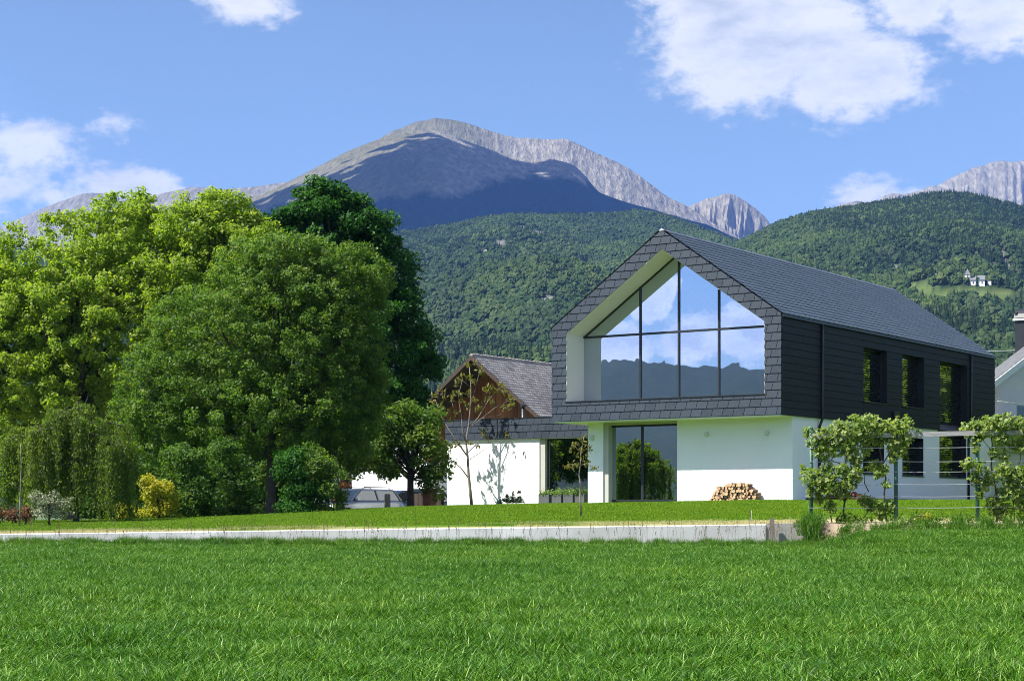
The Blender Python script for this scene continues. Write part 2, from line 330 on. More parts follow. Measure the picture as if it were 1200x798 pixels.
def forestmat(name, cols):
    m, nt, b = newmat(name); b.inputs['Roughness'].default_value = .85; b.inputs['Specular IOR Level'].default_value = .15
    oi = nt.nodes.new('ShaderNodeObjectInfo'); c = ramp(nt, oi.outputs['Random'], [(i / (len(cols) - 1), k) for i, k in enumerate(cols)])
    v = ramp(nt, noise(nt, .007, 5, .65, vec='World'), [(.32, (.5, .58, .72)), (.5, (1, 1, 1)), (.66, (1.5, 1.38, 1.0))])  # broad patches: bluish dark ones are painted shadow, yellowish ones lighter stands
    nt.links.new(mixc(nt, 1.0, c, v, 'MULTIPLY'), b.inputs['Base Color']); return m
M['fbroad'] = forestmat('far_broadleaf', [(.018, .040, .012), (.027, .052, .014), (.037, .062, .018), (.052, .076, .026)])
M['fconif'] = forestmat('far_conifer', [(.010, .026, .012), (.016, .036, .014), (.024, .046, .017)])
def hillmat():
    m, nt, b = newmat('hill_ground'); b.inputs['Roughness'].default_value = .95; b.inputs['Specular IOR Level'].default_value = .1
    f = ramp(nt, noise(nt, .03, 7, vec='World'), [(.3, (.008, .02, .008)), (.7, (.018, .036, .011))])
    r = ramp(nt, noise(nt, .06, 8, vec='World', stretch=(1, 1, .4)), [(.3, (.09, .085, .075)), (.7, (.22, .21, .19))])
    g = ramp(nt, noise(nt, .05, 5, vec='World'), [(.3, (.06, .09, .025)), (.7, (.10, .125, .04))])
    c = mixc(nt, attr(nt, 'rock'), f, r); c = mixc(nt, attr(nt, 'meadow'), c, g)
    nt.links.new(c, b.inputs['Base Color']); return m
M['hill'] = hillmat()
def mountmat():
    m, nt, b = newmat('mountain_ground'); b.inputs['Roughness'].default_value = .95; b.inputs['Specular IOR Level'].default_value = .05
    n1 = noise(nt, .006, 10, .65, vec='World', stretch=(1.6, .5, .5)); n2 = noise(nt, .03, 8, .65, vec='World', stretch=(1.8, .5, .5))
    rock = ramp(nt, n2, [(.28, (.11, .10, .08)), (.5, (.235, .212, .168)), (.72, (.40, .36, .29))])
    grassy = ramp(nt, n2, [(.3, (.095, .088, .046)), (.7, (.19, .175, .10))])
    forest = ramp(nt, n2, [(.3, (.006, .014, .012)), (.62, (.014, .028, .018)), (.8, (.035, .055, .03))])
    def thr(a, lo, hi, amp):
        s = nt.nodes.new('ShaderNodeMath'); s.operation = 'MULTIPLY_ADD'; nt.links.new(n1, s.inputs[0]); s.inputs[1].default_value = amp; nt.links.new(attr(nt, a), s.inputs[2])
        r = nt.nodes.new('ShaderNodeMapRange'); nt.links.new(s.outputs[0], r.inputs[0]); r.inputs[1].default_value = lo + amp * .5; r.inputs[2].default_value = hi + amp * .5; return r.outputs[0]
    c = mixc(nt, thr('grassy', .3, .8, .9), rock, grassy)
    c = mixc(nt, thr('forest', .36, .64, 1.5), c, forest)
    c = mixc(nt, thr('scree', .45, .75, .7), c, (.17, .16, .145))
    nt.links.new(c, b.inputs['Base Color'])
    bp = nt.nodes.new('ShaderNodeBump'); bp.inputs['Strength'].default_value = 1; bp.inputs['Distance'].default_value = 22
    nt.links.new(n2, bp.inputs['Height']); nt.links.new(bp.outputs[0], b.inputs['Normal'])
    return m
M['mount'] = mountmat()

# ------------------------------------------------------------------ instanced stuff (grass, far forest)
def proto_collection(name, objs):
    c = bpy.data.collections.new(name)
    for o in objs: c.objects.link(o)
    return c
def scatter(name, P, idx, rot, scl, coll, tilt=None):
    P = np.asarray(P, np.float32); me = bpy.data.meshes.new(name); me.vertices.add(len(P)); me.vertices.foreach_set('co', P.ravel())
    a = me.attributes.new('idx', 'INT', 'POINT'); a.data.foreach_set('value', np.asarray(idx, np.int32))
    rv = np.zeros((len(P), 3), np.float32); rv[:, 2] = rot
    if tilt is not None: rv[:, :2] = tilt
    a = me.attributes.new('rot', 'FLOAT_VECTOR', 'POINT'); a.data.foreach_set('vector', rv.ravel())
    a = me.attributes.new('scl', 'FLOAT_VECTOR', 'POINT'); a.data.foreach_set('vector', np.asarray(scl, np.float32).ravel())
    ob = bpy.data.objects.new(name, me); COL.objects.link(ob); stuff(ob)
    ng = bpy.data.node_groups.new(name, 'GeometryNodeTree')
    ng.interface.new_socket('Geometry', in_out='INPUT', socket_type='NodeSocketGeometry'); ng.interface.new_socket('Geometry', in_out='OUTPUT', socket_type='NodeSocketGeometry')
    i = ng.nodes.new('NodeGroupInput'); o = ng.nodes.new('NodeGroupOutput'); ip = ng.nodes.new('GeometryNodeInstanceOnPoints'); ci = ng.nodes.new('GeometryNodeCollectionInfo')
    ci.inputs['Collection'].default_value = coll; ci.inputs['Separate Children'].default_value = True; ci.inputs['Reset Children'].default_value = True
    def na(n, t):
        x = ng.nodes.new('GeometryNodeInputNamedAttribute'); x.data_type = t; x.inputs['Name'].default_value = n
        return [s for s in x.outputs if s.enabled and s.name == 'Attribute'][0]
    lk = ng.links.new
    lk(i.outputs[0], ip.inputs['Points']); lk(ci.outputs[0], ip.inputs['Instance']); ip.inputs['Pick Instance'].default_value = True
    lk(na('idx', 'INT'), ip.inputs['Instance Index']); lk(na('rot', 'FLOAT_VECTOR'), ip.inputs['Rotation']); lk(na('scl', 'FLOAT_VECTOR'), ip.inputs['Scale'])
    lk(ip.outputs[0], o.inputs[0])
    md = ob.modifiers.new('scatter', 'NODES'); md.node_group = ng; return ob
def rawobj(name, me, m):
    me.materials.append(m); return bpy.data.objects.new(name, me)
def blade_patch(seed, n, size, hmin, hmax, w, lean):
    r = np.random.RandomState(seed); V = []; b = (r.rand(n, 2) - .5) * size
    h = hmin + (hmax - hmin) * r.rand(n) ** 1.2; yaw = r.rand(n) * 2 * np.pi; ln = lean * (.3 + r.rand(n)) * h; fa = r.rand(n) * 2 * np.pi
    d = np.stack([np.cos(yaw), np.sin(yaw)], 1); s = np.stack([np.cos(fa), np.sin(fa)], 1); ww = w * (.7 + .6 * r.rand(n))
    def P(t, side, wf):
        xy = b + d * (ln * t ** 2)[:, None] + s * (side * ww * wf)[:, None] if np.ndim(t) else b + d * (ln * t ** 2)[:, None] + s * (side * ww * wf)[:, None]
        z = h * (t - .25 * t ** 3 * (ln / h))
        return np.concatenate([xy, z[:, None]], 1)
    V = np.stack([P(0., -1, .8), P(0., 1, .8), P(.5, 1, 1.), P(.5, -1, 1.), P(.8, 1, .75), P(.8, -1, .75), P(1., 0, 0), P(1., .01, .1)], 1).reshape(-1, 3)
    o = (np.arange(n) * 8)[:, None]; Fc = np.concatenate([o + np.array([[0, 1, 2, 3]]), o + np.array([[3, 2, 4, 5]]), o + np.array([[5, 4, 7, 6]])], 0)
    rn = r.rand(n) ** 1.15
    return npmesh('grass_patch', V, Fc, {'rnd': np.tile(rn, 3)})

# ------------------------------------------------------------------ terrain
XS = [-80, -25, -11, -6, -3.5, 2, 8, 25, 80]
YS = [42.6, 43, 50, 58, 66, 80, 120, 160, 260]
ZT = np.array([[-.95, -.80, -.62, -.56, -.53, -.47, -.39, -.34, -.3],
               [-.95, -.76, -.60, -.54, -.50, -.44, -.36, -.30, -.3],
               [-.90, -.68, -.45, -.33, -.27, -.15, -.04, .0, 0],
               [-.85, -.60, -.33, -.15, -.03, .12, .25, .26, .2],
               [-.85, -.65, -.36, -.06, .05, .17, .26, .26, .2],
               [-.9, -.8, -.75, -.68, .10, .22, .26, .26, .2],
               [-1, -.9, -.9, -.9, -.8, .0, .1, .1, 0],
               [-1.3, -1.3, -1.3, -1.3, -1.3, -1.3, -1.2, -1, -1],
               [-1.9] * 9])
def lawn_z(x, y):
    x = np.clip(x, -80, 80); y = np.clip(y, 42.6, 260)
    i = np.clip(np.searchsorted(XS, x) - 1, 0, len(XS) - 2); j = np.clip(np.searchsorted(YS, y) - 1, 0, len(YS) - 2)
    xs = np.array(XS); ys = np.array(YS); fx = (x - xs[i]) / (xs[i + 1] - xs[i]); fy = (y - ys[j]) / (ys[j + 1] - ys[j])
    return (ZT[j, i] * (1 - fx) + ZT[j, i + 1] * fx) * (1 - fy) + (ZT[j + 1, i] * (1 - fx) + ZT[j + 1, i + 1] * fx) * fy
def sstep(a, b, x): t = np.clip((x - a) / (b - a), 0, 1); return t * t * (3 - 2 * t)
def field_z(x, y):
    x = np.asarray(x, float); y = np.asarray(y, float)
    return -1.40 + .0105 * y + (.004 - .0065 * sstep(30, 42, y)) * x + .40 * sstep(6.6, 8.4, x) * sstep(30, 41.5, y) + .05 * (fbm(x * .15, y * .15, 3) - .5)
def gridmesh(name, xs, ys, fn, m):
    X, Y = np.meshgrid(xs, ys); Z = fn(X, Y); V = np.stack([X, Y, Z], -1).reshape(-1, 3); nx = len(xs); ny = len(ys)
    i = (np.arange(ny - 1)[:, None] * nx + np.arange(nx - 1)[None]).ravel(); return link(name, npmesh(name, V, np.stack([i, i + 1, i + nx + 1, i + nx], 1)), m)
g = MB().add([(-12500, -12500, -2), (12500, -12500, -2), (12500, 12500, -2), (-12500, 12500, -2)], [(0, 1, 2, 3)]).build('ground', M['meadowfloor']); struct(g)
struct(gridmesh('field', np.arange(-80, 81, 1.0), np.concatenate([np.arange(-60, 30, 3), np.arange(30, 42.8, .5)]), field_z, M['fieldsoil']))
lawn = struct(gridmesh('lawn', np.concatenate([np.arange(-80, -26, 3), np.arange(-26, 27, .5), np.arange(28, 81, 3)]), np.concatenate([[42.75], np.arange(43, 82, .5), np.arange(84, 262, 4)]), lawn_z, M['lawn']))
# bare soil strip under the vines
def soil_z(x, y): return np.maximum(lawn_z(x, np.full_like(y, 43.2)), -.9) + .03 + .05 * (fbm(x * 1.3, y * 1.3, 3) - .5) - .42 * sstep(42.2, 40.9, y) - .55 * sstep(8.3, 7.3, x) * sstep(42.4, 41.3, y)
struct(gridmesh('soil', np.arange(7.0, 22, .12), np.arange(40.9, 44.0, .12), soil_z, M['soil']))
struct(gridmesh('yard', np.arange(-40, -3.6, 1.0), np.arange(74, 110, 1.5), lambda x, y: lawn_z(x, y) + .03, M['asphalt']))

def grass_fields():
    r = np.random.RandomState(3)
    # tall field grass
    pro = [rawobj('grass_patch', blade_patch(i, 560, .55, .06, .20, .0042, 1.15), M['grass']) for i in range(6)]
    c = proto_collection('field_grass_patches', pro)
    s = .34; pts = []
    for y in np.arange(7.5, 42.7, s):
        w = y * .33 + 2.5; xs = np.arange(-w, w, s); pts.append(np.stack([xs, np.full_like(xs, y)], 1))
    P = np.concatenate(pts); P = P + (r.rand(*P.shape) - .5) * s * .9
    k = ~((P[:, 0] > 7.3) & (P[:, 1] > 41.2)); P = P[k]
    z = field_z(P[:, 0], P[:, 1]); n = len(P)
    clump = fbm(P[:, 0] * .9, P[:, 1] * .9, 4); hs = .45 + 1.15 * clump + .35 * (r.rand(n) - .5)
    scatter('field_grass', np.concatenate([P, z[:, None]], 1), r.randint(0, 6, n), r.rand(n) * 6.28, np.stack([np.ones(n), np.ones(n), hs], 1), c)
    r2 = np.random.RandomState(8); n = 700; x = r2.uniform(-14, 7.3, n); y = 42.5 - np.abs(r2.randn(n)) * .5; kk = r2.rand(n) < .8; x, y = x[kk], y[kk]; n = len(x)
    ob = scatter('field_grass_edge', np.stack([x, y, field_z(x, y)], 1), r2.randint(0, 6, n), r2.rand(n) * 6.28, np.stack([np.full(n, .6), np.full(n, .6), r2.uniform(.6, 1.75, n) ** 1.3], 1), c); tag(ob, 'ragged uncut grass along the foot of the low wall', 'grass')
    # mown lawn
    pro = [rawobj('lawn_patch', blade_patch(50 + i, 420, .8, .025, .06, .004, .7), M['lawn']) for i in range(5)]
    c = proto_collection('lawn_patches', pro); s = .5; pts = []
    for y in np.arange(43.3, 70, s):
        w = y * .31 + 2; xs = np.arange(-w, w, s); pts.append(np.stack([xs, np.full_like(xs, y)], 1))
    P = np.concatenate(pts); P = P + (r.rand(*P.shape) - .5) * s * .8
    # nothing grows inside the buildings
    du, dv = P[:, 0] - X0, P[:, 1] - Y0; u = du * UX + dv * UY; v = du * VX + dv * VY
    k = ~((u > -8.3) & (u < .1) & (v > .95) & (v < 20.5)) & ~((u > -26) & (u < -8) & (v > 11.8) & (v < 21)); P = P[k]
    bare = fbm(P[:, 0] * .35, P[:, 1] * .9, 4); k = ~((P[:, 1] < 45.2) & (bare > .52)); P = P[k]
    z = lawn_z(P[:, 0], P[:, 1]); n = len(P)
    scatter('lawn_grass', np.concatenate([P, z[:, None]], 1), r.randint(0, 5, n), r.rand(n) * 6.28, np.stack([np.ones(n), np.ones(n), .7 + .6 * r.rand(n)], 1), c)
    # seed stalks standing up in front of the wall
    V = []; Fc = []; rn = []
    for i in range(330):
        x = r.uniform(-14, 7.2); y = 42.5 - abs(r.randn()) * 1.6; zb = float(field_z(x, y)); h = r.uniform(.42, .68); lx, ly = r.randn(2) * .11
        w = .0022; o = len(V); t = np.array([x + lx, y + ly, zb + h])
        V += [(x - w, y, zb), (x + w, y, zb), (t[0] + w * .7, t[1], t[2]), (t[0] - w * .7, t[1], t[2])]; Fc.append((o, o + 1, o + 2, o + 3)); rn.append(.9)
        for q in range(5):
            a = r.rand() * 6.28; zz = t[2] - .1 + .03 * q; o = len(V); dx, dy = .018 * math.cos(a), .018 * math.sin(a); px = x + lx * .9; py = y + ly * .9
            V += [(px, py, zz), (px + dx - .004, py + dy, zz + .03), (px + dx * 1.1, py + dy * 1.1, zz + .05), (px + dx * .4 + .005, py + dy * .4, zz + .025)]; Fc.append((o, o + 1, o + 2, o + 3)); rn.append(.4 + .3 * r.rand())
    ob = link('grass_stalks', npmesh('grass_stalks', V, Fc, {'rnd': rn}), M['stalk']); stuff(ob)
grass_fields()

# ------------------------------------------------------------------ hills and mountains
def relief(sky, Yr, Yb, ncol, nrow, x0, x1, zb=-1.9, power=1.2, amp=.12, freq=4, crest=2.0, back=.35, ridged=False, seed=0, drop=1.0, gully=0.0):
    px = np.linspace(x0, x1, ncol); sx = np.array([p[0] for p in sky], float); sy = np.array([p[1] for p in sky], float)
    yy = np.interp(px, sx, sy); kern = np.ones(5) / 5
    yy = np.convolve(np.pad(yy, 2, 'edge'), kern, 'valid')
    H = (YH - yy) * Yr / F; a = (px - 600) / F
    t = np.concatenate([np.linspace(0, 1, nrow), 1 + np.linspace(0, back, max(4, nrow // 4))[1:]])
    T, A = np.meshgrid(t, a, indexing='ij'); Hh = np.broadcast_to(H, T.shape)
    Y = Yb + (Yr - Yb) * T; X = A * Y
    prof = np.where(T <= 1, T ** power, 1 - (T - 1) * 1.6 * drop)
    n = fbm(X / Yr * freq * 3 + seed, Y / Yr * freq * 2.2 + seed * 2.3, 7, .52, ridged) - .5
    env = np.clip(np.sin(np.clip(T, 0, 1) * np.pi) ** .7, 0, 1)
    wob = fbm(A * 9 + seed, T * 3, 3) - .5
    gul = fbm((A + wob * .012) * 95 + seed * 3.1, T * 2.2 + seed, 5, .55, True) - .55
    n = n * (.35 if gully else 1) + gul * gully
    n2 = fbm(X / Yr * freq * 30 + seed, Y * 0 + seed, 5, .6) - .5
    Z = zb + (Hh - zb) * prof + n * amp * Hh * env + n2 * crest * Yr / F * (T >= .6)
    return dict(px=px, t=t, X=X, Y=Y, Z=Z, T=T, PX=np.broadcast_to(px, T.shape))
def relief_obj(name, g, m, attrs=None):
    nr, nc = g['X'].shape; V = np.stack([g['X'], g['Y'], g['Z']], -1).reshape(-1, 3)
    i = (np.arange(nr - 1)[:, None] * nc + np.arange(nc - 1)[None]).ravel()
    me = npmesh(name, V, np.stack([i, i + 1, i + nc + 1, i + nc], 1), {k: v.ravel() for k, v in (attrs or {}).items()})
    me.polygons.foreach_set('use_smooth', [True] * len(me.polygons))
    return struct(link(name, me, m))
def screen_y(g): return YH - g['Z'] / g['Y'] * F
def spot(g, spots, soft=.5, k=1.0):
    PY = screen_y(g); w = np.zeros_like(PY); n = (fbm(g['PX'] * .18, PY * .18, 4) - .5) * 1.3
    for x, y, rx, ry in [(q[0], q[1], q[2] * k, q[3] * k) for q in spots]: w = np.maximum(w, np.clip((1 + n - np.hypot((g['PX'] - x) / rx, (PY - y) / ry)) / soft, 0, 1))
    return w * (g['T'] <= 1)

ROCKS1 = [(588, 288, 9, 10), (568, 293, 5, 6), (506, 308, 6, 8), (545, 315, 7, 7), (640, 350, 12, 8), (610, 268, 12, 4), (630, 272, 10, 4), (562, 380, 5, 8), (620, 395, 9, 4), (655, 375, 4, 4), (615, 330, 4, 4), (480, 330, 4, 5)]
ROCKS2 = [(1050, 316, 6, 8), (1096, 324, 3, 8), (1177, 300, 4, 10), (1183, 312, 5, 4), (1145, 303, 4, 6), (1067, 281, 3, 6), (1090, 280, 4, 5), (1163, 317, 5, 6), (987, 305, 3, 4), (1125, 280, 2, 6), (1060, 300, 2, 3), (1158, 282, 3, 5)]
MEADOW2 = [(1082, 337, 16, 7), (1100, 346, 17, 7), (1070, 334, 6, 4), (1140, 344, 22, 4), (1175, 345, 18, 6), (1130, 340, 12, 4)]
g1 = relief([(-500, 330), (-100, 300), (200, 285), (455, 278), (500, 271), (540, 264), (570, 257), (600, 254), (640, 254), (670, 254), (700, 254), (750, 250), (790, 258), (850, 280), (900, 300), (1000, 335), (1200, 390), (1500, 420)], 2400, 650, 420, 130, -500, 1500, power=1.05, amp=.36, freq=5, crest=1.0, seed=3)
g2 = relief([(600, 420), (760, 345), (830, 302), (870, 286), (905, 268), (950, 253), (1000, 246), (1050, 238), (1090, 231), (1120, 229), (1150, 234), (1175, 241), (1200, 247), (1300, 262), (1500, 300), (1800, 340)], 1900, 500, 380, 120, 600, 1800, power=1.0, amp=.22, freq=5, crest=1.0, seed=8)
A1 = dict(rock=spot(g1, ROCKS1, .8, 1.1), meadow=np.zeros(g1['X'].shape)); A2 = dict(rock=spot(g2, ROCKS2, .8, 1.25), meadow=spot(g2, MEADOW2, .4, 1.3))
relief_obj('hill', g1, M['hill'], A1); relief_obj('hill', g2, M['hill'], A2)

def far_tree_protos():
    import bmesh
    out = []; r = np.random.RandomState(9)
    for k in range(5):                                   # broadleaf: lumpy crown with ragged surface
        bm = bmesh.new(); bmesh.ops.create_icosphere(bm, subdivisions=3, radius=1)
        off = r.rand(3) * 50
        for v in bm.verts:
            d = v.co.normalized(); th = math.atan2(d.y, d.x); q = d.z
            n = float(fbm(np.array([d.x * 2.2 + off[0] + d.z]), np.array([d.y * 2.2 + off[1] - d.z * 1.3]), 3)) - .5
            j = r.rand() - .5
            v.co = d * (1 + 1.1 * n + .28 * j); v.co.z = v.co.z * 1.05 + .75
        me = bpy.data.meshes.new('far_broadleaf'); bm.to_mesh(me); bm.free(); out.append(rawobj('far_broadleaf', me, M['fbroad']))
    for k in range(3):                                   # conifer: stacked ragged skirts
        mb = MB(); n = 11
        for lv in range(9):
            z = .15 + lv * .27; rr = .72 * (1 - lv / 9.3) ** .85
            top = [(0, 0, z + .5)]; ring = [(rr * (1 if j % 2 else .62) * r.uniform(.8, 1.15) * math.cos(6.283 * j / n + lv), rr * (1 if j % 2 else .62) * r.uniform(.8, 1.15) * math.sin(6.283 * j / n + lv), z - r.uniform(0, .16)) for j in range(n)]
            mb.add(top + ring, [(0, 1 + j, 1 + (j + 1) % n) for j in range(n)])
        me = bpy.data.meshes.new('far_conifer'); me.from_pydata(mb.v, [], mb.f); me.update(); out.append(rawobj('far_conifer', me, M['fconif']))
    return proto_collection('far_tree_shapes', out)
FP = far_tree_protos()
def plant(name, g, A, n, seed, tmax=1.04, tmin=.0, x0=None, x1=None, size=(1.8, 3.3), label='', con0=.3):
    r = np.random.RandomState(seed); nr, nc = g['X'].shape; t = g['t']
    ft = np.sqrt(r.rand(n)) * 0 + r.rand(n); Yd = g['Y'][0, 0] + (g['Y'][-1, 0] - g['Y'][0, 0]) * ft
    keep = r.rand(n) < Yd / g['Y'][-1, 0]; ft = ft[keep] * tmax / 1.0; n = len(ft)
    ft = np.clip(ft, 0, tmax); fi = np.interp(ft, t, np.arange(nr)); i = np.clip(fi.astype(int), 0, nr - 2); fi = fi - i
    fc = r.rand(n) * (nc - 1)
    if x0 is not None: fc = np.interp(x0 + r.rand(n) * (x1 - x0), g['px'], np.arange(nc))
    j = np.clip(fc.astype(int), 0, nc - 2); fj = fc - j
    def smp(a): return (a[i, j] * (1 - fj) + a[i, j + 1] * fj) * (1 - fi) + (a[i + 1, j] * (1 - fj) + a[i + 1, j + 1] * fj) * fi
    P = np.stack([smp(g['X']), smp(g['Y']), smp(g['Z'])], 1); k = (r.rand(n) > smp(A['rock']) * 1.6) & (smp(A['meadow']) < .12)
    P = P[k]; n = len(P)
    pat = fbm(P[:, 0] * .006 + 4, P[:, 1] * .004, 4); con = r.rand(n) < np.clip((pat - .5) * 3.2 + con0, .06, .75)
    idx = np.where(con, 5 + r.randint(0, 3, n), r.randint(0, 5, n)); s = size[0] + (size[1] - size[0]) * r.rand(n) ** 1.5
    sz = np.where(con, s * .98, s * r.uniform(.8, 1.15, n)); sx = np.where(con, s * .62, s * r.uniform(.85, 1.2, n))
    ob = scatter(name, P, idx, r.rand(n) * 6.28, np.stack([sx, sx, sz], 1), FP); tag(ob, label, 'forest'); return ob
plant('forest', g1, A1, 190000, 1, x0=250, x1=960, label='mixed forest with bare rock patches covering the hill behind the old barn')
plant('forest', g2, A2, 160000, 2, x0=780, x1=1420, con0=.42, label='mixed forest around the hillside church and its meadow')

def noise_attr(g, v): return np.clip(v, 0, 1)
def mountain(sky, Yr, Yb, x0, x1, seed, forest, grassy, scree=None, amp=.12, freq=5, crest=1.2, power=1.0, nc=420, nr=120, ridged=True, gully=.35):
    g = relief(sky, Yr, Yb, nc, nr, x0, x1, power=power, amp=amp, freq=freq, crest=crest, ridged=ridged, seed=seed, gully=gully)
    PY = screen_y(g); A = dict(forest=noise_attr(g, forest(g['PX'], PY)), grassy=noise_attr(g, grassy(g['PX'], PY)), scree=spot(g, scree or [], 1.6) * .8)
    relief_obj('mountain', g, M['mount'], A)
ss = sstep
# near dome with the dark wooded lower slopes
mountain([(-500, 420), (-100, 350), (60, 300), (200, 262), (270, 240), (310, 226), (340, 212), (370, 197), (400, 181), (430, 168), (460, 158), (490, 152), (515, 153), (540, 163), (575, 176), (600, 183), (622, 188), (650, 187), (672, 193), (686, 206), (700, 225), (730, 236), (760, 244), (800, 256), (830, 264), (860, 278), (900, 296), (1000, 330), (1200, 370)],
         6500, 3000, -500, 1200, 21,
         lambda x, y: ss(0, 46, y - np.interp(x, [300, 400, 450, 520, 580, 620, 700], [222, 220, 211, 206, 192, 181, 192])) * .9 + .05,
         lambda x, y: .75 - .5 * ss(470, 560, x) , [(438, 222, 3, 16), (446, 208, 3, 12), (520, 245, 14, 5), (606, 235, 3, 28), (612, 252, 2, 10), (585, 215, 3, 18), (470, 240, 18, 3), (534, 246, 10, 6), (500, 232, 14, 2), (560, 220, 8, 3)], amp=.075, nc=700, gully=.4)
# pale summit ridge behind it
mountain([(380, 230), (430, 172), (460, 154), (485, 144), (510, 139), (540, 142), (575, 154), (600, 161), (640, 163), (665, 163), (700, 180), (730, 193), (755, 210), (780, 229), (806, 242), (830, 258), (860, 275), (900, 300), (1000, 340)],
         7500, 5200, 380, 1000, 33, lambda x, y: .05 + 0 * x, lambda x, y: .9 - .8 * ss(520, 640, x), amp=.09, freq=7, crest=2.6, nc=600, gully=.45)
mountain([(740, 300), (780, 258), (806, 243), (830, 232), (850, 228), (862, 229), (876, 238), (890, 248), (905, 264), (930, 290), (1000, 330)],
         8200, 6600, 740, 1000, 41, lambda x, y: .12 * ss(840, 820, x), lambda x, y: .1 + 0 * x, amp=.30, freq=9, crest=4.5, nc=360, gully=.9)
mountain([(930, 270), (960, 252), (985, 240), (1005, 235), (1020, 241), (1045, 225), (1060, 228), (1080, 222), (1100, 216), (1125, 203), (1140, 197), (1165, 190), (1200, 188), (1260, 178), (1330, 190), (1450, 230), (1600, 270)],
         9000, 6800, 930, 1600, 47, lambda x, y: .1 * ss(215, 250, y), lambda x, y: .35 + 0 * x, amp=.26, freq=9, crest=4.5, nc=700, gully=.6)
mountain([(-600, 330), (-200, 318), (-60, 292), (0, 266), (50, 244), (100, 226), (123, 227), (150, 236), (190, 227), (227, 219), (262, 222), (300, 219), (330, 214), (360, 215), (420, 250), (500, 290)],
         8500, 6200, -600, 500, 53, lambda x, y: .45 * ss(232, 300, y), lambda x, y: .45 + 0 * x, [(60, 262, 4, 14), (95, 245, 4, 10), (30, 280, 4, 14), (300, 225, 4, 8)], amp=.14, freq=8, crest=.8)
# wooded ridge across the valley, on the other side of the field
def back_ridge():
    az = np.linspace(R(31), R(333), 1100); nr = 26; rows = np.linspace(0, 1, nr); V = []
    H = 258 + 45 * (fbm(az * 6 + 3, az * 0 + 2, 5) - .5) * 2 + 20 * (fbm(az * 60, az * 0, 5, .6) - .5)
    for t in rows:
        D = 1500 + 1500 * t; V.append(np.stack([np.sin(az) * D, np.cos(az) * D, -2 + H * t ** 1.1 + 60 * math.sin(math.pi * t) * (fbm(az * 26, az * 0 + t * 4, 5) - .5)], 1))
    V = np.concatenate(V); nc = len(az); i = (np.arange(nr - 1)[:, None] * nc + np.arange(nc - 1)[None]).ravel()
    z = np.zeros(len(V)); ob = struct(link('hill', npmesh('hill', V, np.stack([i + nc, i + nc + 1, i + 1, i], 1), {'rock': z, 'meadow': z}), M['hill']))
back_ridge()

def hill_hit(g, x, y):
    PY = screen_y(g); j = int(np.argmin(abs(g['px'] - x))); col = PY[:, j]; i = int(np.argmax(col[g['t'] <= 1] <= y))
    return Vector((g['X'][i, j], g['Y'][i, j], g['Z'][i, j]))
def church():
    p = hill_hit(g2, 1143, 339); s = p.y / F                     # metres per photo pixel there
    r = empty('church', (p.x, p.y, p.z), R(-12), 'small white church with a square tower on the wooded hillside', 'church')
    W = mat('limewash', (.72, .70, .67), (.78, .76, .73), 1, .9); G = mat('shingle_grey', (.12, .125, .14), (.17, .175, .19), 2, .8)
    MB().box(-4 * s, 12 * s, -4 * s, 4 * s, -5 * s, 4.5 * s).build('nave_wall', W, r)
    MB().prism([(-4.3 * s, -4.8 * s, 4.5 * s), (-4.3 * s, 4.8 * s, 4.5 * s), (-4.3 * s, 0, 10 * s)], (0, 0, 0), (16.6 * s, 0, 0)).build('nave_roof', G, r)
    MB().box(-10.5 * s, -4.4 * s, -3 * s, 3 * s, -5 * s, 11 * s).build('tower', W, r)
    MB().add([(-10.9 * s, -3.4 * s, 11 * s), (-4.0 * s, -3.4 * s, 11 * s), (-4.0 * s, 3.4 * s, 11 * s), (-10.9 * s, 3.4 * s, 11 * s), (-7.45 * s, 0, 18.5 * s)], [(0, 1, 4), (1, 2, 4), (2, 3, 4), (3, 0, 4), (3, 2, 1, 0)]).build('spire', G, r)
    for x in (-1, 4, 9): MB().box((x - .6) * s, (x + .6) * s, -4.06 * s, -3.9 * s, 0, 2.6 * s).build('window', M['dark'], r)
    MB().box(-8.1 * s, -6.8 * s, -3.06 * s, -2.9 * s, 7 * s, 9.2 * s).build('belfry_opening', M['dark'], r)
    w = empty('churchyard_wall', (p.x + 17 * s, p.y - 2 * s, p.z), R(-12), 'short pale wall beside the hillside church', 'wall')
    MB().box(-1.5 * s, 2.5 * s, -1.2 * s, 1.2 * s, -4 * s, 3.2 * s).build('wall', W, w); MB().box(-1.7 * s, 2.7 * s, -1.4 * s, 1.4 * s, 3.2 * s, 3.9 * s).build('coping', G, w)
church()

# ------------------------------------------------------------------ the air
def haze():
    m = bpy.data.materials.new('haze_air'); m.use_nodes = True; nt = m.node_tree; nt.nodes.clear()
    o = nt.nodes.new('ShaderNodeOutputMaterial'); v = nt.nodes.new('ShaderNodeVolumePrincipled')
    v.inputs['Color'].default_value = (.16, .36, 1, 1); v.inputs['Density'].default_value = 5.6e-5; v.inputs['Anisotropy'].default_value = 0
    nt.links.new(v.outputs[0], o.inputs['Volume'])
    ob = MB().box(-13000, 13000, -13000, 13000, -3.2, 2050).build('haze', m); stuff(ob); tag(ob, 'thin blue mountain haze filling the valley', 'haze')
haze()

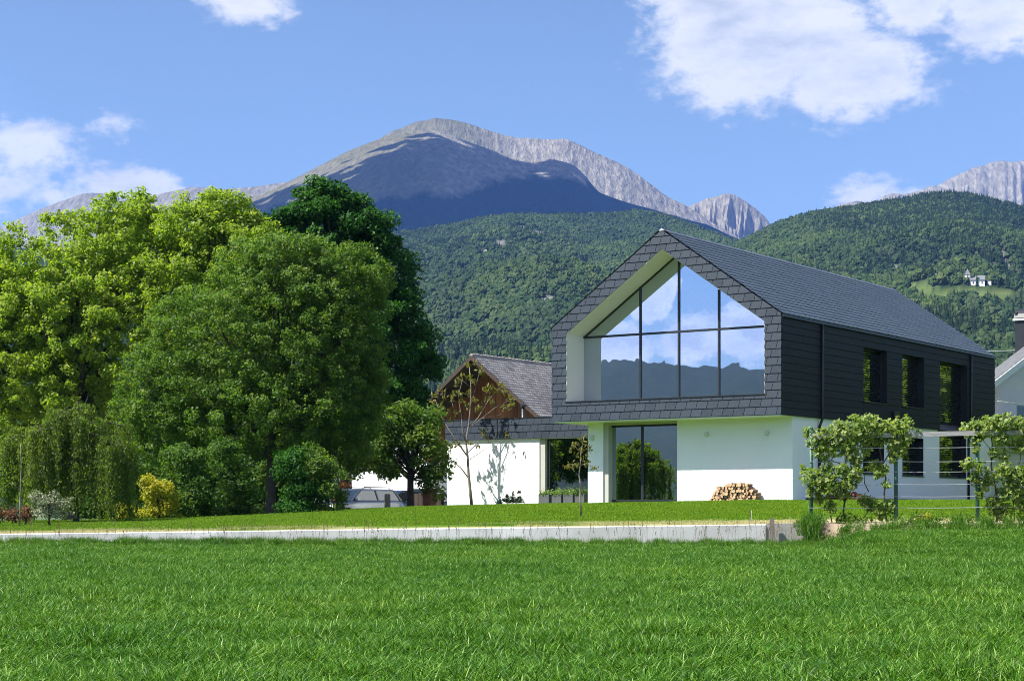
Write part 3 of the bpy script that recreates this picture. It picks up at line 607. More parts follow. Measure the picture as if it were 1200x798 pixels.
# ------------------------------------------------------------------ polygons for slates
def clip(poly, a, b, c):                     # keep the side a*x+b*y<=c
    out = []; n = len(poly)
    for i in range(n):
        p, q = poly[i], poly[(i + 1) % n]; dp = a * p[0] + b * p[1] - c; dq = a * q[0] + b * q[1] - c
        if dp <= 0: out.append(p)
        if (dp < 0 < dq) or (dq < 0 < dp):
            t = dp / (dp - dq); out.append((p[0] + (q[0] - p[0]) * t, p[1] + (q[1] - p[1]) * t))
    return out
def area(p): return abs(sum(p[i][0] * p[(i + 1) % len(p)][1] - p[(i + 1) % len(p)][0] * p[i][1] for i in range(len(p)))) / 2
def edges(P):                                # outward half-planes of a counter-clockwise convex polygon
    for i in range(len(P)):
        (x0, y0), (x1, y1) = P[i], P[(i + 1) % len(P)]; a, b = y1 - y0, x0 - x1; yield a, b, a * x0 + b * y0
def inside(poly, P):
    for e in edges(P): poly = clip(poly, *e)
    return poly
def minus(poly, P):
    out = []
    for a, b, c in edges(P):
        q = clip(poly, -a, -b, -c)
        if len(q) > 2 and area(q) > 1e-4: out.append(q)
        poly = clip(poly, a, b, c)
        if len(poly) < 3: break
    return out
SW, SH, GAP = .394, .266, .017
def slates(outer, inner=None, z0=0.0, seed=0, w=SW, h=SH, skew=.055):
    xs = [p[0] for p in outer]; zs = [p[1] for p in outer]; res = []; row = 0; z = z0; rr = random.Random(seed)
    while z < max(zs):
        x = min(xs) - w + (row % 2) * w * .5 + .02 * rr.uniform(-1, 1)
        while x < max(xs) + w:
            j = rr.uniform(-.006, .006)
            q = [(x + GAP, z + GAP * .8), (x + w, z + GAP * .8), (x + w + skew, z + h + j), (x + GAP + skew, z + h + j)]
            q = inside(q, outer)
            if len(q) > 2 and area(q) > .0015:
                ps = minus(q, inner) if inner else [q]
                ps = [p for p in ps if area(p) > .0012]
                if ps: res.append((z, ps))
            x += w
        z += h; row += 1
    return res
def slate_obj(name, z, polys, plane_v, parent, off, h=SH):    # lower edge stands proud so every course throws its line of shade
    mb = MB()
    for p in polys:
        n = len(p); pr = [.030 - .022 * (q[1] - z) / h for q in p]
        f = [(q[0], plane_v - d, q[1]) for q, d in zip(p, pr)]; b = [(q[0], plane_v + .004, q[1]) for q in p]
        mb.add(f + b, [tuple(range(n)), tuple(range(n, 2 * n))[::-1]] + [(i, n + i, n + (i + 1) % n, (i + 1) % n) for i in range(n)])
    return mb.build(name, M['slate'], parent, off)

# ------------------------------------------------------------------ the slate house
ZB = .26
def holes_wall(x0, x1, z0, z1, holes):       # rectangles of a wall panel left around openings
    xs = sorted({x0, x1, *[h[0] for h in holes], *[h[1] for h in holes]}); out = []
    for a, b in zip(xs, xs[1:]):
        hs = sorted([(h[2], h[3]) for h in holes if h[0] < b - 1e-6 and h[1] > a + 1e-6]); z = z0
        for lo, hi in hs:
            if lo > z + 1e-4: out.append((a, b, z, lo))
            z = max(z, hi)
        if z < z1 - 1e-4: out.append((a, b, z, z1))
    return out
def roof_tiles(name, parent, off, m, x_len, slope, origin, ux, us, nrm, w, h, thick=.012, seed=0, lap=1.15, skew=0.0, scallop=False):
    r = np.random.RandomState(seed); rows = int(round(slope / h)); cols = int(x_len / w) + 2; V = []; Fc = []; rn = []
    ux, us, nrm, o = (np.array(t, float) for t in (ux, us, nrm, origin))
    for i in range(rows):
        for j in range(-1, cols):
            a = (j + (.5 if i % 2 else 0)) * w + .02 + r.rand() * .006; b = a + w - .036; a = max(a, 0); b = min(b, x_len)
            if b - a < .03: continue
            y0 = i * h; y1 = min(slope, y0 + h * lap); d0 = .012 + thick + r.rand() * .012; d1 = thick * .6
            k = len(V); q = []
            for (s, y, d) in ((a, y0, d0), (b, y0, d0), (b, y1, d1), (a, y1, d1)): q.append(o + ux * (s + (skew * (y - y0) / h)) + us * y + nrm * d)
            for (s, y, d) in ((a, y0, d0 - thick), (b, y0, d0 - thick)): q.append(o + ux * s + us * y + nrm * d)
            V += q; c = r.rand()
            for f in ((0, 1, 2, 3), (4, 5, 1, 0)): Fc.append([k + z for z in f]); rn.append(c * .7 - .0)
    me = npmesh(name, np.array(V) - np.array(off), Fc, {'rnd': rn}); return stuff(link(name, me, m, parent))
def window_unit(parent, off, plane, x0, x1, z0, z1, depth, ax, blind=True, sill=True, glass='glass3', name='window'):
    # opening in a long wall (ax='v': plane at u, runs along v); frame, pane, blind, sill
    def bx(mb, a, b, d0, d1, c, d):
        return mb.box(plane - d1, plane - d0, a, b, c, d) if ax == 'v' else mb.box(a, b, plane + d0, plane + d1, c, d)
    t = .06; mb = MB()
    for a, b, c, d in ((x0, x0 + t, z0, z1), (x1 - t, x1, z0, z1), (x0 + t, x1 - t, z0, z0 + t), (x0 + t, x1 - t, z1 - t, z1)): bx(mb, a, b, depth, depth + .08, c, d)
    fr = mb.build(name, M['frame'], parent, off)
    bx(MB(), x0 + t, x1 - t, depth + .03, depth + .045, z0 + t, z1 - t).build('pane', M[glass], fr, off)
    if sill: bx(MB(), x0 - .03, x1 + .03, -.04, depth, z0 - .035, z0 - .004).build('sill', M['dark'], fr, off)
    # dark lining of the reveal
    lb = MB(); bx(lb, x1 - .004, x1 + .012, .0, depth, z0, z1); bx(lb, x0 - .012, x0 + .004, .0, depth, z0, z1); bx(lb, x0, x1, 0, depth, z1 - .004, z1 + .012); lb.build('reveal', M['dark'], fr, off)
    if blind:
        b = MB(); z = z0 + .1
        while z < z1 - .05:
            if ax == 'v': b.add([(plane - depth + .02, x0 + .05, z), (plane - depth + .02, x1 - .05, z), (plane - depth + .075, x1 - .05, z + .022), (plane - depth + .075, x0 + .05, z + .022)], [(0, 1, 2, 3)])
            z += .085
        stuff(b.build('blind_slats', M['dark'], fr, off))
    return fr
def slate_house():
    x, y = wpos(-HW / 2, HL / 2); off = (-HW / 2, HL / 2, ZB)
    h = empty('slate_house', (x, y, ZB), ROT, 'modern house with slate gable, mirrored glazing and white ground floor', 'house')
    outer = [(-HW, Hb), (0, Hb), (0, He), (-HW / 2, Hr), (-HW, He)]; inner = [(-HW + HA, Hs), (-HA, Hs), (-HA, Hi), (-HW / 2, Hia), (-HW + HA, Hi)]
    for z, ps in slates(outer, inner, Hb, 4): slate_obj('facade_slate', z, ps, .0, h, off)
    # backing of the gable frame (dark) and white lining of the loggia
    e = .02; ring = []
    oo = [(-HW + e, Hb + e), (-e, Hb + e), (-e, He - e), (-HW / 2, Hr - e * 1.3), (-HW + e, He - e)]
    mb = MB()
    for i in (0, 2, 3, 4):
        j = (i + 1) % 5
        q = [oo[i], oo[j], inner[j], inner[i]]; mb.prism([(p[0], 0, p[1]) for p in q], (0, .006, 0), (0, HL, 0))
    mb.build('wall', M['dark'], h, off)
    ln = MB(); VG = 1.12
    d = .012; ii = [(-HW + HA + d, Hs + d), (-HA - d, Hs + d), (-HA - d, Hi - d * .6), (-HW / 2, Hia - d * 1.3), (-HW + HA + d, Hi - d * .6)]
    for i in (1, 2, 3, 4):
        j = (i + 1) % 5; q = [inner[i], inner[j], ii[j], ii[i]]; ln.prism([(p[0], 0, p[1]) for p in q], (0, .001, 0), (0, HL - .6, 0))
    ln.build('loggia_lining', M['lining'], h, off)
    MB().prism([(p[0], 0, p[1]) for p in oo], (0, HL - .3, 0), (0, HL, 0)).build('rear_wall', M['clad'], h, off)
    fl = MB().box(-HW + HA, -HA, .02, HL - .4, Hs - .02, Hs + .006); fl.build('floor', M['room'], h, off)
    MB().box(-HW + HA + .02, -HA - .02, 6, 6.1, Hs, Hi).build('partition', M['room'], h, off)
    MB().box(-HW + HA - .03, -HA + .03, -.045, .04, Hs - .012, Hs + .022).build('sill_flashing', M['dark'], h, off)
    MB().box(-HW + .05, -.06, .03, HL - .02, Hb - .03, Hb + .0).build('soffit', M['plaster'], h, off)
    # glazing of the loggia
    tz = .5 * (hp(684, 395.5, VG)[1] + hp(895.7, 382.6, VG)[1]); L0, R0 = -HW + HA + d, -HA - d
    us = [L0] + [hp(px, 400, VG)[0] for px in (750.2, 795.3, 842.3)] + [R0]
    def zt(u): return Hi + (Hia - Hi) * (1 - abs(u + HW / 2) / (HW / 2 - HA)) - d
    for a, b in zip(us, us[1:]):
        MB().box(a + .01, b - .01, VG + .03, VG + .045, Hs + .05, tz - .02).build('pane', M['glass'], h, off)
        pts = [(a + .01, tz + .02), (b - .01, tz + .02), (b - .01, zt(b - .01))] + ([(-HW / 2, zt(-HW / 2))] if a < -HW / 2 < b else []) + [(a + .01, zt(a + .01))]
        MB().prism([(p[0], 0, p[1]) for p in pts], (0, VG + .03, 0), (0, VG + .045, 0)).build('pane', M['glass'], h, off)
    for u in us[1:-1]: MB().box(u - .03, u + .03, VG - .02, VG + .06, Hs + .01, zt(u) - .01).build('mullion', M['frame'], h, off)
    MB().box(L0, R0, VG - .025, VG + .055, tz - .035, tz + .035).build('transom', M['frame'], h, off)
    MB().box(L0, R0, VG - .02, VG + .06, Hs + .006, Hs + .06).build('bottom_rail', M['frame'], h, off)
    rr = MB()
    for s in (-1, 1):
        e1 = (-HW / 2 + s * (HW / 2 - HA - .02), Hi - .02); e2 = (-HW / 2, Hia - .02); q = [e1, e2, (e2[0], e2[1] - .05), (e1[0], e1[1] - .05)]
        rr.prism([(p[0], 0, p[1]) for p in q], (0, VG - .01, 0), (0, VG + .05, 0))
    rr.build('rake_frame', M['frame'], h, off)
    # roof
    sl = math.hypot(HW / 2, Hr - He); cu, cz = (HW / 2) / sl, (Hr - He) / sl
    roof_tiles('roof_slates', h, off, M['roofslate_sheen'], HL + .06, sl + .05, (.05, -.03, He - .02), (0, 1, 0), (-cu, 0, cz), (cz, 0, cu), 0.394, .245, thick=.034, seed=2)
    roof_tiles('roof_slates', h, off, M['roofslate_sheen'], HL + .06, sl + .05, (-HW - .05, -.03, He - .02), (0, 1, 0), (cu, 0, cz), (-cz, 0, cu), 0.394, .245, thick=.034, seed=3)
    MB().prism([(-HW / 2 - .13, 0, Hr - .055), (-HW / 2, 0, Hr + .04), (-HW / 2 + .13, 0, Hr - .055), (-HW / 2, 0, Hr - .02)], (0, -.02, 0), (0, HL + .03, 0)).build('ridge_cap', M['dark'], h, off)
    MB().prism([(-HW / 2 - .1, 0, Hr - .03), (-HW / 2, 0, Hr + .05), (-HW / 2 + .1, 0, Hr - .03)], (0, -.035, 0), (0, -.022, 0)).build('ridge_end', M['white_metal'], h, off)
    MB().prism([(.0, 0, He - .02), (.075, 0, He - .03), (.08, 0, He - .10), (.0, 0, He - .12)], (0, .02, 0), (0, HL + .04, 0)).build('gutter', M['dark'], h, off)
    for vtx in (sp(963, 450, .03)[0], sp(1137.5, 500, .03)[0]):
        p = MB().tube([(.055, vtx, He - .1), (.055, vtx, Hb - .02), (-.05, vtx, Hb - .28), (-.05, vtx, ZB - .05)], .05, 8); p.build('downpipe', M['dark'], h, off, True)
    # side windows, from their places on the wall
    up = []
    for (a, b, t, bt) in ((1011.5, 1039, 406.5, 470), (1057, 1082.5, 415.5, 476), (1101, 1133, 424.5, 505)):
        v0, z1 = sp(a, t, 0); v1, _ = sp(b, t, 0); _, z0 = sp(a, bt, 0); up.append([v0, v1, z0, z1])
    z1 = up[0][3]; z0 = up[0][2]
    for w in up: w[3] = z1; w[2] = z0
    up[2][2] = Hb - .01
    lo = []
    for (a, b, t, bt) in ((1011.5, 1036, 516, 554), (1057.5, 1082, 512, 557), (1101, 1132, 506, 558.5)):
        v0, zz1 = sp(a, t, -.1); v1, _ = sp(b, t, -.1); _, zz0 = sp(a, bt, -.1); lo.append([v0, v1, zz0, min(zz1, Hb - .06)])
    for w in lo: w[2] = lo[2][2]; w[3] = lo[1][3]
    lo[2][3] = Hb - .06
    # cladding boards: one object for each piece of board
    n = 13; bh = (He - .12 - Hb) / n
    for k in range(n):
        za, zb_ = Hb + k * bh, Hb + (k + 1) * bh
        pieces = []
        for a, b, c, dd in holes_wall(.02, HL, za + .006, zb_ - .006, up):
            if pieces and abs(pieces[-1][1] - a) < 1e-6 and abs(pieces[-1][2] - c) < 1e-6 and abs(pieces[-1][3] - dd) < 1e-6: pieces[-1][1] = b
            else: pieces.append([a, b, c, dd])
        for a, b, c, dd in pieces:
            lowp = .024
            MB().add([(.0, a, c), (.0, b, c), (.0, b, dd), (.0, a, dd), (lowp, a, c), (lowp, b, c), (.010, b, dd), (.010, a, dd)],
                     [(0, 1, 2, 3), (7, 6, 5, 4), (0, 4, 5, 1), (1, 5, 6, 2), (2, 6, 7, 3), (3, 7, 4, 0)]).build('cladding_board', M['clad'], h, off)
    rw = MB()
    for a, b, c, dd in holes_wall(.006, HL, Hb + e, Hi, up): rw.box(-HA, -e, a, b, c, dd)
    rw.prism([(-e, 0, Hi), (-e, 0, He - e), (-HA, 0, Hi + .12), (-HA, 0, Hi)], (0, .006, 0), (0, HL, 0)); rw.build('wall', M['dark'], h, off)
    for w in up: window_unit(h, off, .012, w[0], w[1], w[2], w[3], .30, 'v', sill=w[2] > Hb + .1)
    w = up[2]; MB().box(-.34, -.052, w[0], w[1], Hb - .038, Hb + .006).build('spandrel', M['dark'], h, off)
    MB().box(-.40, -.34, w[0], w[1], Hb - .2, Hb + .1).build('spandrel', M['frame'], h, off)
    # white ground floor
    FV = 1.03; uL = hp(689, 540, FV)[0]; d0 = hp(712, 540, FV)[0]; d1 = hp(793.5, 540, FV)[0]
    ct = Hb - .03
    MB().box(uL, hp(706.5, 540, FV)[0], FV, FV + .45, -.3, ct).build('pier', M['plaster'], h, off)
    MB().box(hp(706.5, 540, FV)[0], d0, FV + .06, FV + .45, -.3, ct - .01).build('door_reveal', M['beige'], h, off)
    MB().box(d1, -.1, FV, FV + .35, -.3, ct).build('front_wall', M['plaster'], h, off)
    sw = MB()
    for a, b, c, dd in holes_wall(FV + .35, HL - .1, -.3, ct, lo): sw.box(-.45, -.1, a, b, c, dd)
    sw.build('side_wall', M['plaster'], h, off)
    MB().box(uL, uL + .35, FV + .45, HL - .1, -.3, ct).build('left_wall', M['plaster'], h, off)
    MB().box(uL + .35, -.45, HL - .4, HL - .1, -.3, ct).build('back_wall', M['plaster'], h, off)
    MB().box(uL + .35, -.45, FV + .4, HL - .4, -.3, ZB + .02).build('ground_slab', M['room'], h, off)
    MB().box(uL + .4, -.5, 7, 7.1, 0, ct).build('partition', M['room'], h, off)
    MB().box(-.13, -.092, FV + 1.0, HL - .1, ZB - .3, ZB + .1).build('plinth', M['dark'], h, off)
    for w in lo: window_unit(h, off, -.1, w[0], w[1], w[2], w[3], .24, 'v')
    GV = FV + .3; mid = hp(752.5, 540, GV)[0]; dr = hp(796, 540, GV)[0]; dl = hp(709, 540, GV)[0]
    for a, b in ((dl, mid), (mid, dr)):
        fr = MB()
        for q in ((a, a + .05, ZB, ct - .08), (b - .05, b, ZB, ct - .08), (a + .05, b - .05, ZB, ZB + .06), (a + .05, b - .05, ct - .16, ct - .08)): fr.box(q[0], q[1], GV, GV + .07, q[2], q[3])
        f = fr.build('sliding_door', M['frame'], h, off); MB().box(a + .05, b - .05, GV + .02, GV + .034, ZB + .06, ct - .16).build('pane', M['glass'], f, off)
    MB().box(d0 - .02, d1 + .02, FV + .1, GV + .1, ct - .09, ct).build('door_lintel', M['beige'], h, off)
    for px, py in ((829, 508.5), (899, 507), (694.5, 513)):
        u, z = hp(px, py, FV); l = MB(); pr = [(.0, 0), (.075, 0), (.085, .02), (.08, .09), (.05, .11), (0.001, .115)]
        l.add([], []); k = 12
        vs = [(u + r_ * math.cos(6.2832 * j / k), FV - q, z + r_ * math.sin(6.2832 * j / k)) for r_, q in pr[1:] for j in range(k)]
        l.add(vs, [(i * k + j, i * k + (j + 1) % k, (i + 1) * k + (j + 1) % k, (i + 1) * k + j) for i in range(len(pr) - 2) for j in range(k)] + [tuple(range(len(vs) - k, len(vs)))])
        l.build('wall_lamp', M['white_metal'], h, off, True)
    v, z = sp(1049.5, 486, .03); vt = MB().box(.012, .09, v - .28, v + .28, z - .12, z + .12).build('vent_cowl', M['dark'], h, off)
    for k in range(4): MB().box(.09, .105, v - .26, v + .26, z - .1 + k * .055, z - .075 + k * .055).build('vent_slat', M['frame'], vt, off)
    # small dark pipe added to give the dark diagonal under the left overhang
    u, z = hp(672, 499, 6.0); MB().tube([(-HW + .5, 5.0, Hb - .03), (-HW + .5, 5.0, Hb - .25), (-HW + .9, 5.6, Hb - .42)], .05, 8).build('overhang_pipe', M['dark'], h, off, True)
    return h
slate_house()

# ------------------------------------------------------------------ flat-roofed annexe
def annexe():
    AV = 11.8; ov = .09; u0 = hp(522, 550, AV)[0]; u1 = -8.03; zt_, zb_ = hp(590, 490.6, AV)[1], hp(590, 514.6, AV)[1]; base = .1
    off = ((u0 + u1) / 2, AV + 4, base); x, y = wpos(off[0], off[1])
    h = empty('annexe', (x, y, base), ROT, 'flat-roofed white annexe with a slate fascia beside the slate house', 'annexe')
    for z, ps in slates([(u0, zb_), (u1, zb_), (u1, zt_), (u0, zt_)], None, zb_, 9, h=(zt_ - zb_) / 3 + .001): slate_obj('fascia_slate', z, ps, AV, h, off, (zt_ - zb_) / 3)
    MB().box(u0 + .01, u1, AV + .006, AV + 8.2, zb_ + .01, zt_ - .01).build('flat_roof', M['dark'], h, off)
    MB().box(u0 - .02, u1, AV - .03, AV + .06, zt_ - .01, zt_ + .03).build('coping', M['dark'], h, off)
    MB().box(u0 + .05, u1, AV + .02, AV + 8, zb_ - .02, zb_ + .008).build('soffit', M['plaster'], h, off)
    wv = AV + ov; ur = hp(632, 550, wv)[0]; uw = hp(638, 550, wv)[0]
    MB().box(u0 + .03, ur, wv, wv + .4, -.6, zb_ - .02).build('front_wall', M['plaster'], h, off)
    MB().box(ur, uw, wv + .05, wv + .4, -.6, zb_ - .03).build('window_reveal', M['beige'], h, off)
    MB().box(u0 + .03, u0 + .4, wv + .4, AV + 8, -.6, zb_ - .02).build('end_wall', M['plaster'], h, off)
    MB().box(u0 + .4, u1 - .1, AV + 7.6, AV + 8, -.6, zb_ - .02).build('rear_wall', M['room'], h, off)
    MB().box(uw, u1 - .05, wv + .3, AV + 7.6, -.5, base + .12).build('floor', M['room'], h, off)
    gv = wv + .22
    fr = MB(); zt2 = zb_ - .02
    for q in ((uw, uw + .06, base + .1, zt2), (u1 - .16, u1 - .1, base + .1, zt2), (uw + .06, u1 - .16, zt2 - .07, zt2), (uw + .06, u1 - .16, base + .1, base + .18)): fr.box(q[0], q[1], gv, gv + .08, q[2], q[3])
    f = fr.build('window', M['frame'], h, off); MB().box(uw + .06, u1 - .16, gv + .02, gv + .035, base + .18, zt2 - .07).build('pane', M['glass2'], f, off)
    for px, py, s in ((602.5, 530.5, .07), (614.5, 531, .09)):
        u, z = hp(px, py, wv); l = MB().tube([(u, wv - .001, z + .05), (u, wv - .06, z + .05), (u, wv - .09, z)], .02, 8); l.lathe([(.02, .02), (s * .35, 0), (s * .32, -.07), (.01, -.1)], (u, wv - .09, z), 10)
        l.build('wall_spotlight', M['dark'], h, off, True)
    # yellow curtain hanging just inside
    cu0 = hp(646, 560, gv + .5)[0]; cu1 = hp(658, 560, gv + .5)[0]; zc1 = hp(650, 557, gv + .5)[1]; n = 22
    vs = []; fs = []
    for i in range(n + 1):
        t = i / n; u = cu0 + (cu1 - cu0) * t; vv = gv + .5 + .03 * math.sin(t * 38)
        vs += [(u, vv, base + .13), (u, vv, zc1), (u, vv + .012, base + .13), (u, vv + .012, zc1)]
    for i in range(n): a = i * 4; b = a + 4; fs += [(a, b, b + 1, a + 1), (a + 2, a + 3, b + 3, b + 2), (a + 1, b + 1, b + 3, a + 3)]
    x2, y2 = wpos(cu0, gv + .5); c = MB().add(vs, fs).build('curtain', M['yellow'], None, (cu0, gv + .5, 0)); c.location = (x2, y2, 0); c.rotation_euler = (0, 0, ROT)
    tag(c, 'short yellow folded curtain behind the annexe window', 'curtain')
    return dict(wv=wv, u0=u0)
AN = annexe()

# ------------------------------------------------------------------ old barn behind
def barn():
    g0 = Vector((-2.19, 96.0)); s = .775; half = 5.7; L = 26; zr = 8.18; ze = zr - half * s; over = 2.3
    h = empty('old_barn', (g0.x, g0.y, -.9), ROT, 'old barn with grey-brown tiled roof and brown plank gable behind the annexe', 'barn'); off = (0, 0, -.9)
    sl = half * math.hypot(1, s); cu, cz = 1 / math.hypot(1, s), s / math.hypot(1, s)
    roof_tiles('roof_tiles', h, off, M['tile'], L, sl, (half, 0, ze), (0, 1, 0), (-cu, 0, cz), (cz, 0, cu), .2, .24, .02, 5, 1.1)
    roof_tiles('roof_tiles', h, off, M['tile'], L, sl, (-half, 0, ze), (0, 1, 0), (cu, 0, cz), (-cz, 0, cu), .2, .24, .02, 6, 1.1)
    for k in range(int(L / .34)): MB().tube([(0, k * .34, zr + .0), (0, k * .34 + .36, zr + .035)], .1, 7).build('ridge_tile', M['tile'], h, off)
    for sg in (-1, 1):
        q = [(0, 0, zr - .02), (sg * half, 0, ze - .02), (sg * half, 0, ze - .14), (0, 0, zr - .16)]; MB().prism(q, (0, .02, 0), (0, L, 0)).build('roof_deck', M['beam'], h, off)
        q = [(0, 0, zr - .0), (sg * (half + .02), 0, ze - .0), (sg * (half + .02), 0, ze - .22), (0, 0, zr - .24)]; MB().prism(q, (0, -.03, 0), (0, .015, 0)).build('verge_board', M['beam'], h, off)
        for f_ in (.35, .75):
            u = sg * half * f_; z = zr - half * f_ * s - .3; MB().box(u - .09, u + .09, .04, over, z - .2, z).build('purlin', M['beam'], h, off)
    hw = half - .9
    MB().box(-hw + .05, hw - .05, over + .06, L - .5, -.9, ze + .3).build('wall', M['plaster'], h, off)
    n = 40; w = 2 * hw / n
    for i in range(n):
        a, b = -hw + i * w + .006, -hw + (i + 1) * w - .006; t = lambda u: zr - abs(u) * s - .17
        pts = [(a, 0, 2.6), (b, 0, 2.6), (b, 0, t(b)), (a, 0, t(a))]; d = .012 * (i % 2)
        MB().prism(pts, (0, over - d, 0), (0, over + .04, 0)).build('plank', M['plank'], h, off)
    MB().prism([(-hw, 0, 2.6), (hw, 0, 2.6), (hw, 0, zr - hw * s - .2), (0, 0, zr - .2), (-hw, 0, zr - hw * s - .2)], (0, over + .045, 0), (0, over + .055, 0)).build('gable_lining', M['beam'], h, off)
    p = at(613, 480, 92.6); c = empty('flue_pipe', (p.x, p.y, 2.0), 0, 'slim dark flue pipe standing in front of the barn gable', 'flue')
    MB().tube([(0, 0, 0), (0, 0, p.z - 2.0 + .1)], .1, 10).build('pipe', M['dark'], c, (0, 0, 0), True); MB().lathe([(.1, 0), (.16, .02), (.16, .12), (.02, .2)], (0, 0, p.z - 2.0 + .12), 10).build('cowl', M['dark'], c)
barn()

def white_house():
    p = at(400, 560, 108); h = empty('white_house', (p.x, p.y, -.95), ROT + R(6), 'white rendered house with brown verge board behind the parked cars', 'house')
    W, ap, ze = 14.0, 7.6, 3.4
    MB().prism([(-2, 0, -.2), (W - 2, 0, -.2), (W - 2, 0, ze), (W / 2 - 2, 0, ap), (-2, 0, ze)], (0, 0, 0), (0, 12, 0)).build('wall', M['plaster'], h)
    s = (ap - ze) / (W / 2)
    for sg in (-1, 1):
        x0, x1 = W / 2 - 2, W / 2 - 2 + sg * (W / 2 + .9); z1 = ap - s * (W / 2 + .9)
        MB().prism([(x0, 0, ap + .12), (x1, 0, z1 + .12), (x1, 0, z1 + .32), (x0, 0, ap + .32)], (0, -.9, 0), (0, 12.6, 0)).build('roof', M['tile'], h)
        MB().prism([(x0, 0, ap - .12), (x1, 0, z1 - .12), (x1, 0, z1 + .3), (x0, 0, ap + .3)], (0, -.98, 0), (0, -.905, 0)).build('verge_board', M['plank'], h)
    for x in (.6, 4.6, 8.4):
        f = MB().box(x, x + 1.1, -.04, .02, .9, 2.2).build('window', M['white_metal'], h); MB().box(x + .08, x + 1.02, -.05, -.041, .98, 2.12).build('pane', M['glass3'], f)
white_house()

def neighbour():
    U = -4.1; base = .1
    def q(px, py, u=U): v, z = sp(px, py, u); return v, z
    va, za = q(1165, 446); vb, zb_ = q(1200, 419); s = (zb_ - za) / (vb - va); v0 = va - .9; vap = vb + 5.5; off = (U, vap, base); x, y = wpos(U, vap)
    h = empty('neighbouring_house', (x, y, base), ROT, 'pale neighbouring house with a glass balcony and dark chimney behind the vines', 'house')
    z_ = lambda v: za + (v - va) * s; v2 = 2 * vap - v0; zap = z_(vap)
    wa = va + 1.0
    MB().prism([(U - .9, wa, -.4), (U - .9, v2 - 1.9, -.4), (U - .9, v2 - 1.9, z_(wa) - .35), (U - .9, vap, zap - .35), (U - .9, wa, z_(wa) - .35)], (0, 0, 0), (-.15, 0, 0)).build('wall', M['shadewall'], h, off)
    MB().box(U - 10, U - 2.55, va + 1.2, v2 - 2, -.4, 4.6).build('rear_wing', M['shadewall'], h, off); MB().box(U - 10.2, U - 2.52, va + 1.0, v2 - 1.8, 4.6, 4.8).build('rear_roof', M['greyroof'], h, off)
    for sg in (-1, 1):
        ve = v0 if sg < 0 else v2; zz = z_(v0)
        MB().prism([(0, ve, zz), (0, vap, zap), (0, vap, zap - .22), (0, ve, zz - .22)], (U - .8, 0, 0), (U - .03, 0, 0)).build('roof', M['greyroof'], h, off)
        MB().prism([(0, ve, zz - .03), (0, vap, zap - .03), (0, vap, zap - .36), (0, ve, zz - .36)], (U - .025, 0, 0), (U + .03, 0, 0)).build('verge_board', M['white_metal'], h, off)
    vc, _ = q(1187, 470); MB().box(U - .895, U - .7, vc, vc + 7, 2.9, z_(vc) - .42).build('wall_projection', M['shadewall'], h, off)
    # balcony
    vr0, zr_ = q(1163, 473.5); vr1, _ = q(1240, 474); _, zf = q(1180, 497)
    MB().box(U - .89, U + .5, vr0 - .5, vr1, zf - .22, zf).build('balcony_slab', M['shadewall'], h, off)
    zr_ = q(1180, 473.5)[1]
    MB().tube([(U + .45, vr0 - .5, zr_), (U + .45, vr1, zr_)], .03, 8).build('handrail', M['wire'], h, off, True)
    pv = q(1193, 480)[0]; posts = [pv - 1.6, pv, pv + 1.6, pv + 3.2]
    for p in posts: MB().box(U + .43, U + .47, p - .02, p + .02, zf, zr_).build('balcony_post', M['wire'], h, off)
    for a, b in zip(posts, posts[1:]): MB().box(U + .44, U + .455, a + .04, b - .04, zf + .05, zr_ - .06).build('balcony_pane', M['balglass'], h, off)
    f = MB().box(U - .89, U - .85, q(1155, 520)[0], q(1180, 520)[0], q(1168, 538)[1], q(1168, 513)[1]).build('window', M['white_metal'], h, off)
    MB().box(U - .849, U - .84, q(1156.5, 520)[0], q(1178.5, 520)[0], q(1168, 536)[1], q(1168, 515)[1]).build('pane', M['glass3'], f, off)
    # chimney
    c0, zc = q(1188.5, 376, U - 2.25); c1 = c0 + 1.25; ch = MB().box(U - 2.2, U - 1.1, c0, c1, 4.5, zc).build('chimney', M['frame'], h, off)
    zt_ = q(1190, 370)[1]; MB().box(U - 2.3, U - 1.0, c0 - .1, c1 + .1, zc, zc + .1).build('chimney_slab', M['white_metal'], ch, off)
    n = 9; arc = [(c0 - .08 + (c1 - c0 + .16) * i / n, zc + .14 + .55 * math.sin(math.pi * i / n) ** .8) for i in range(n + 1)]
    cap = MB().prism([(0, a, b) for a, b in arc] + [(0, a, b - .05) for a, b in arc[::-1]], (U - 2.25, 0, 0), (U - 1.05, 0, 0)); cap.box(U - 2.2, U - 2.1, c0, c1, zc + .1, zc + .45); cap.build('chimney_cowl', M['dark'], ch, off)
neighbour()

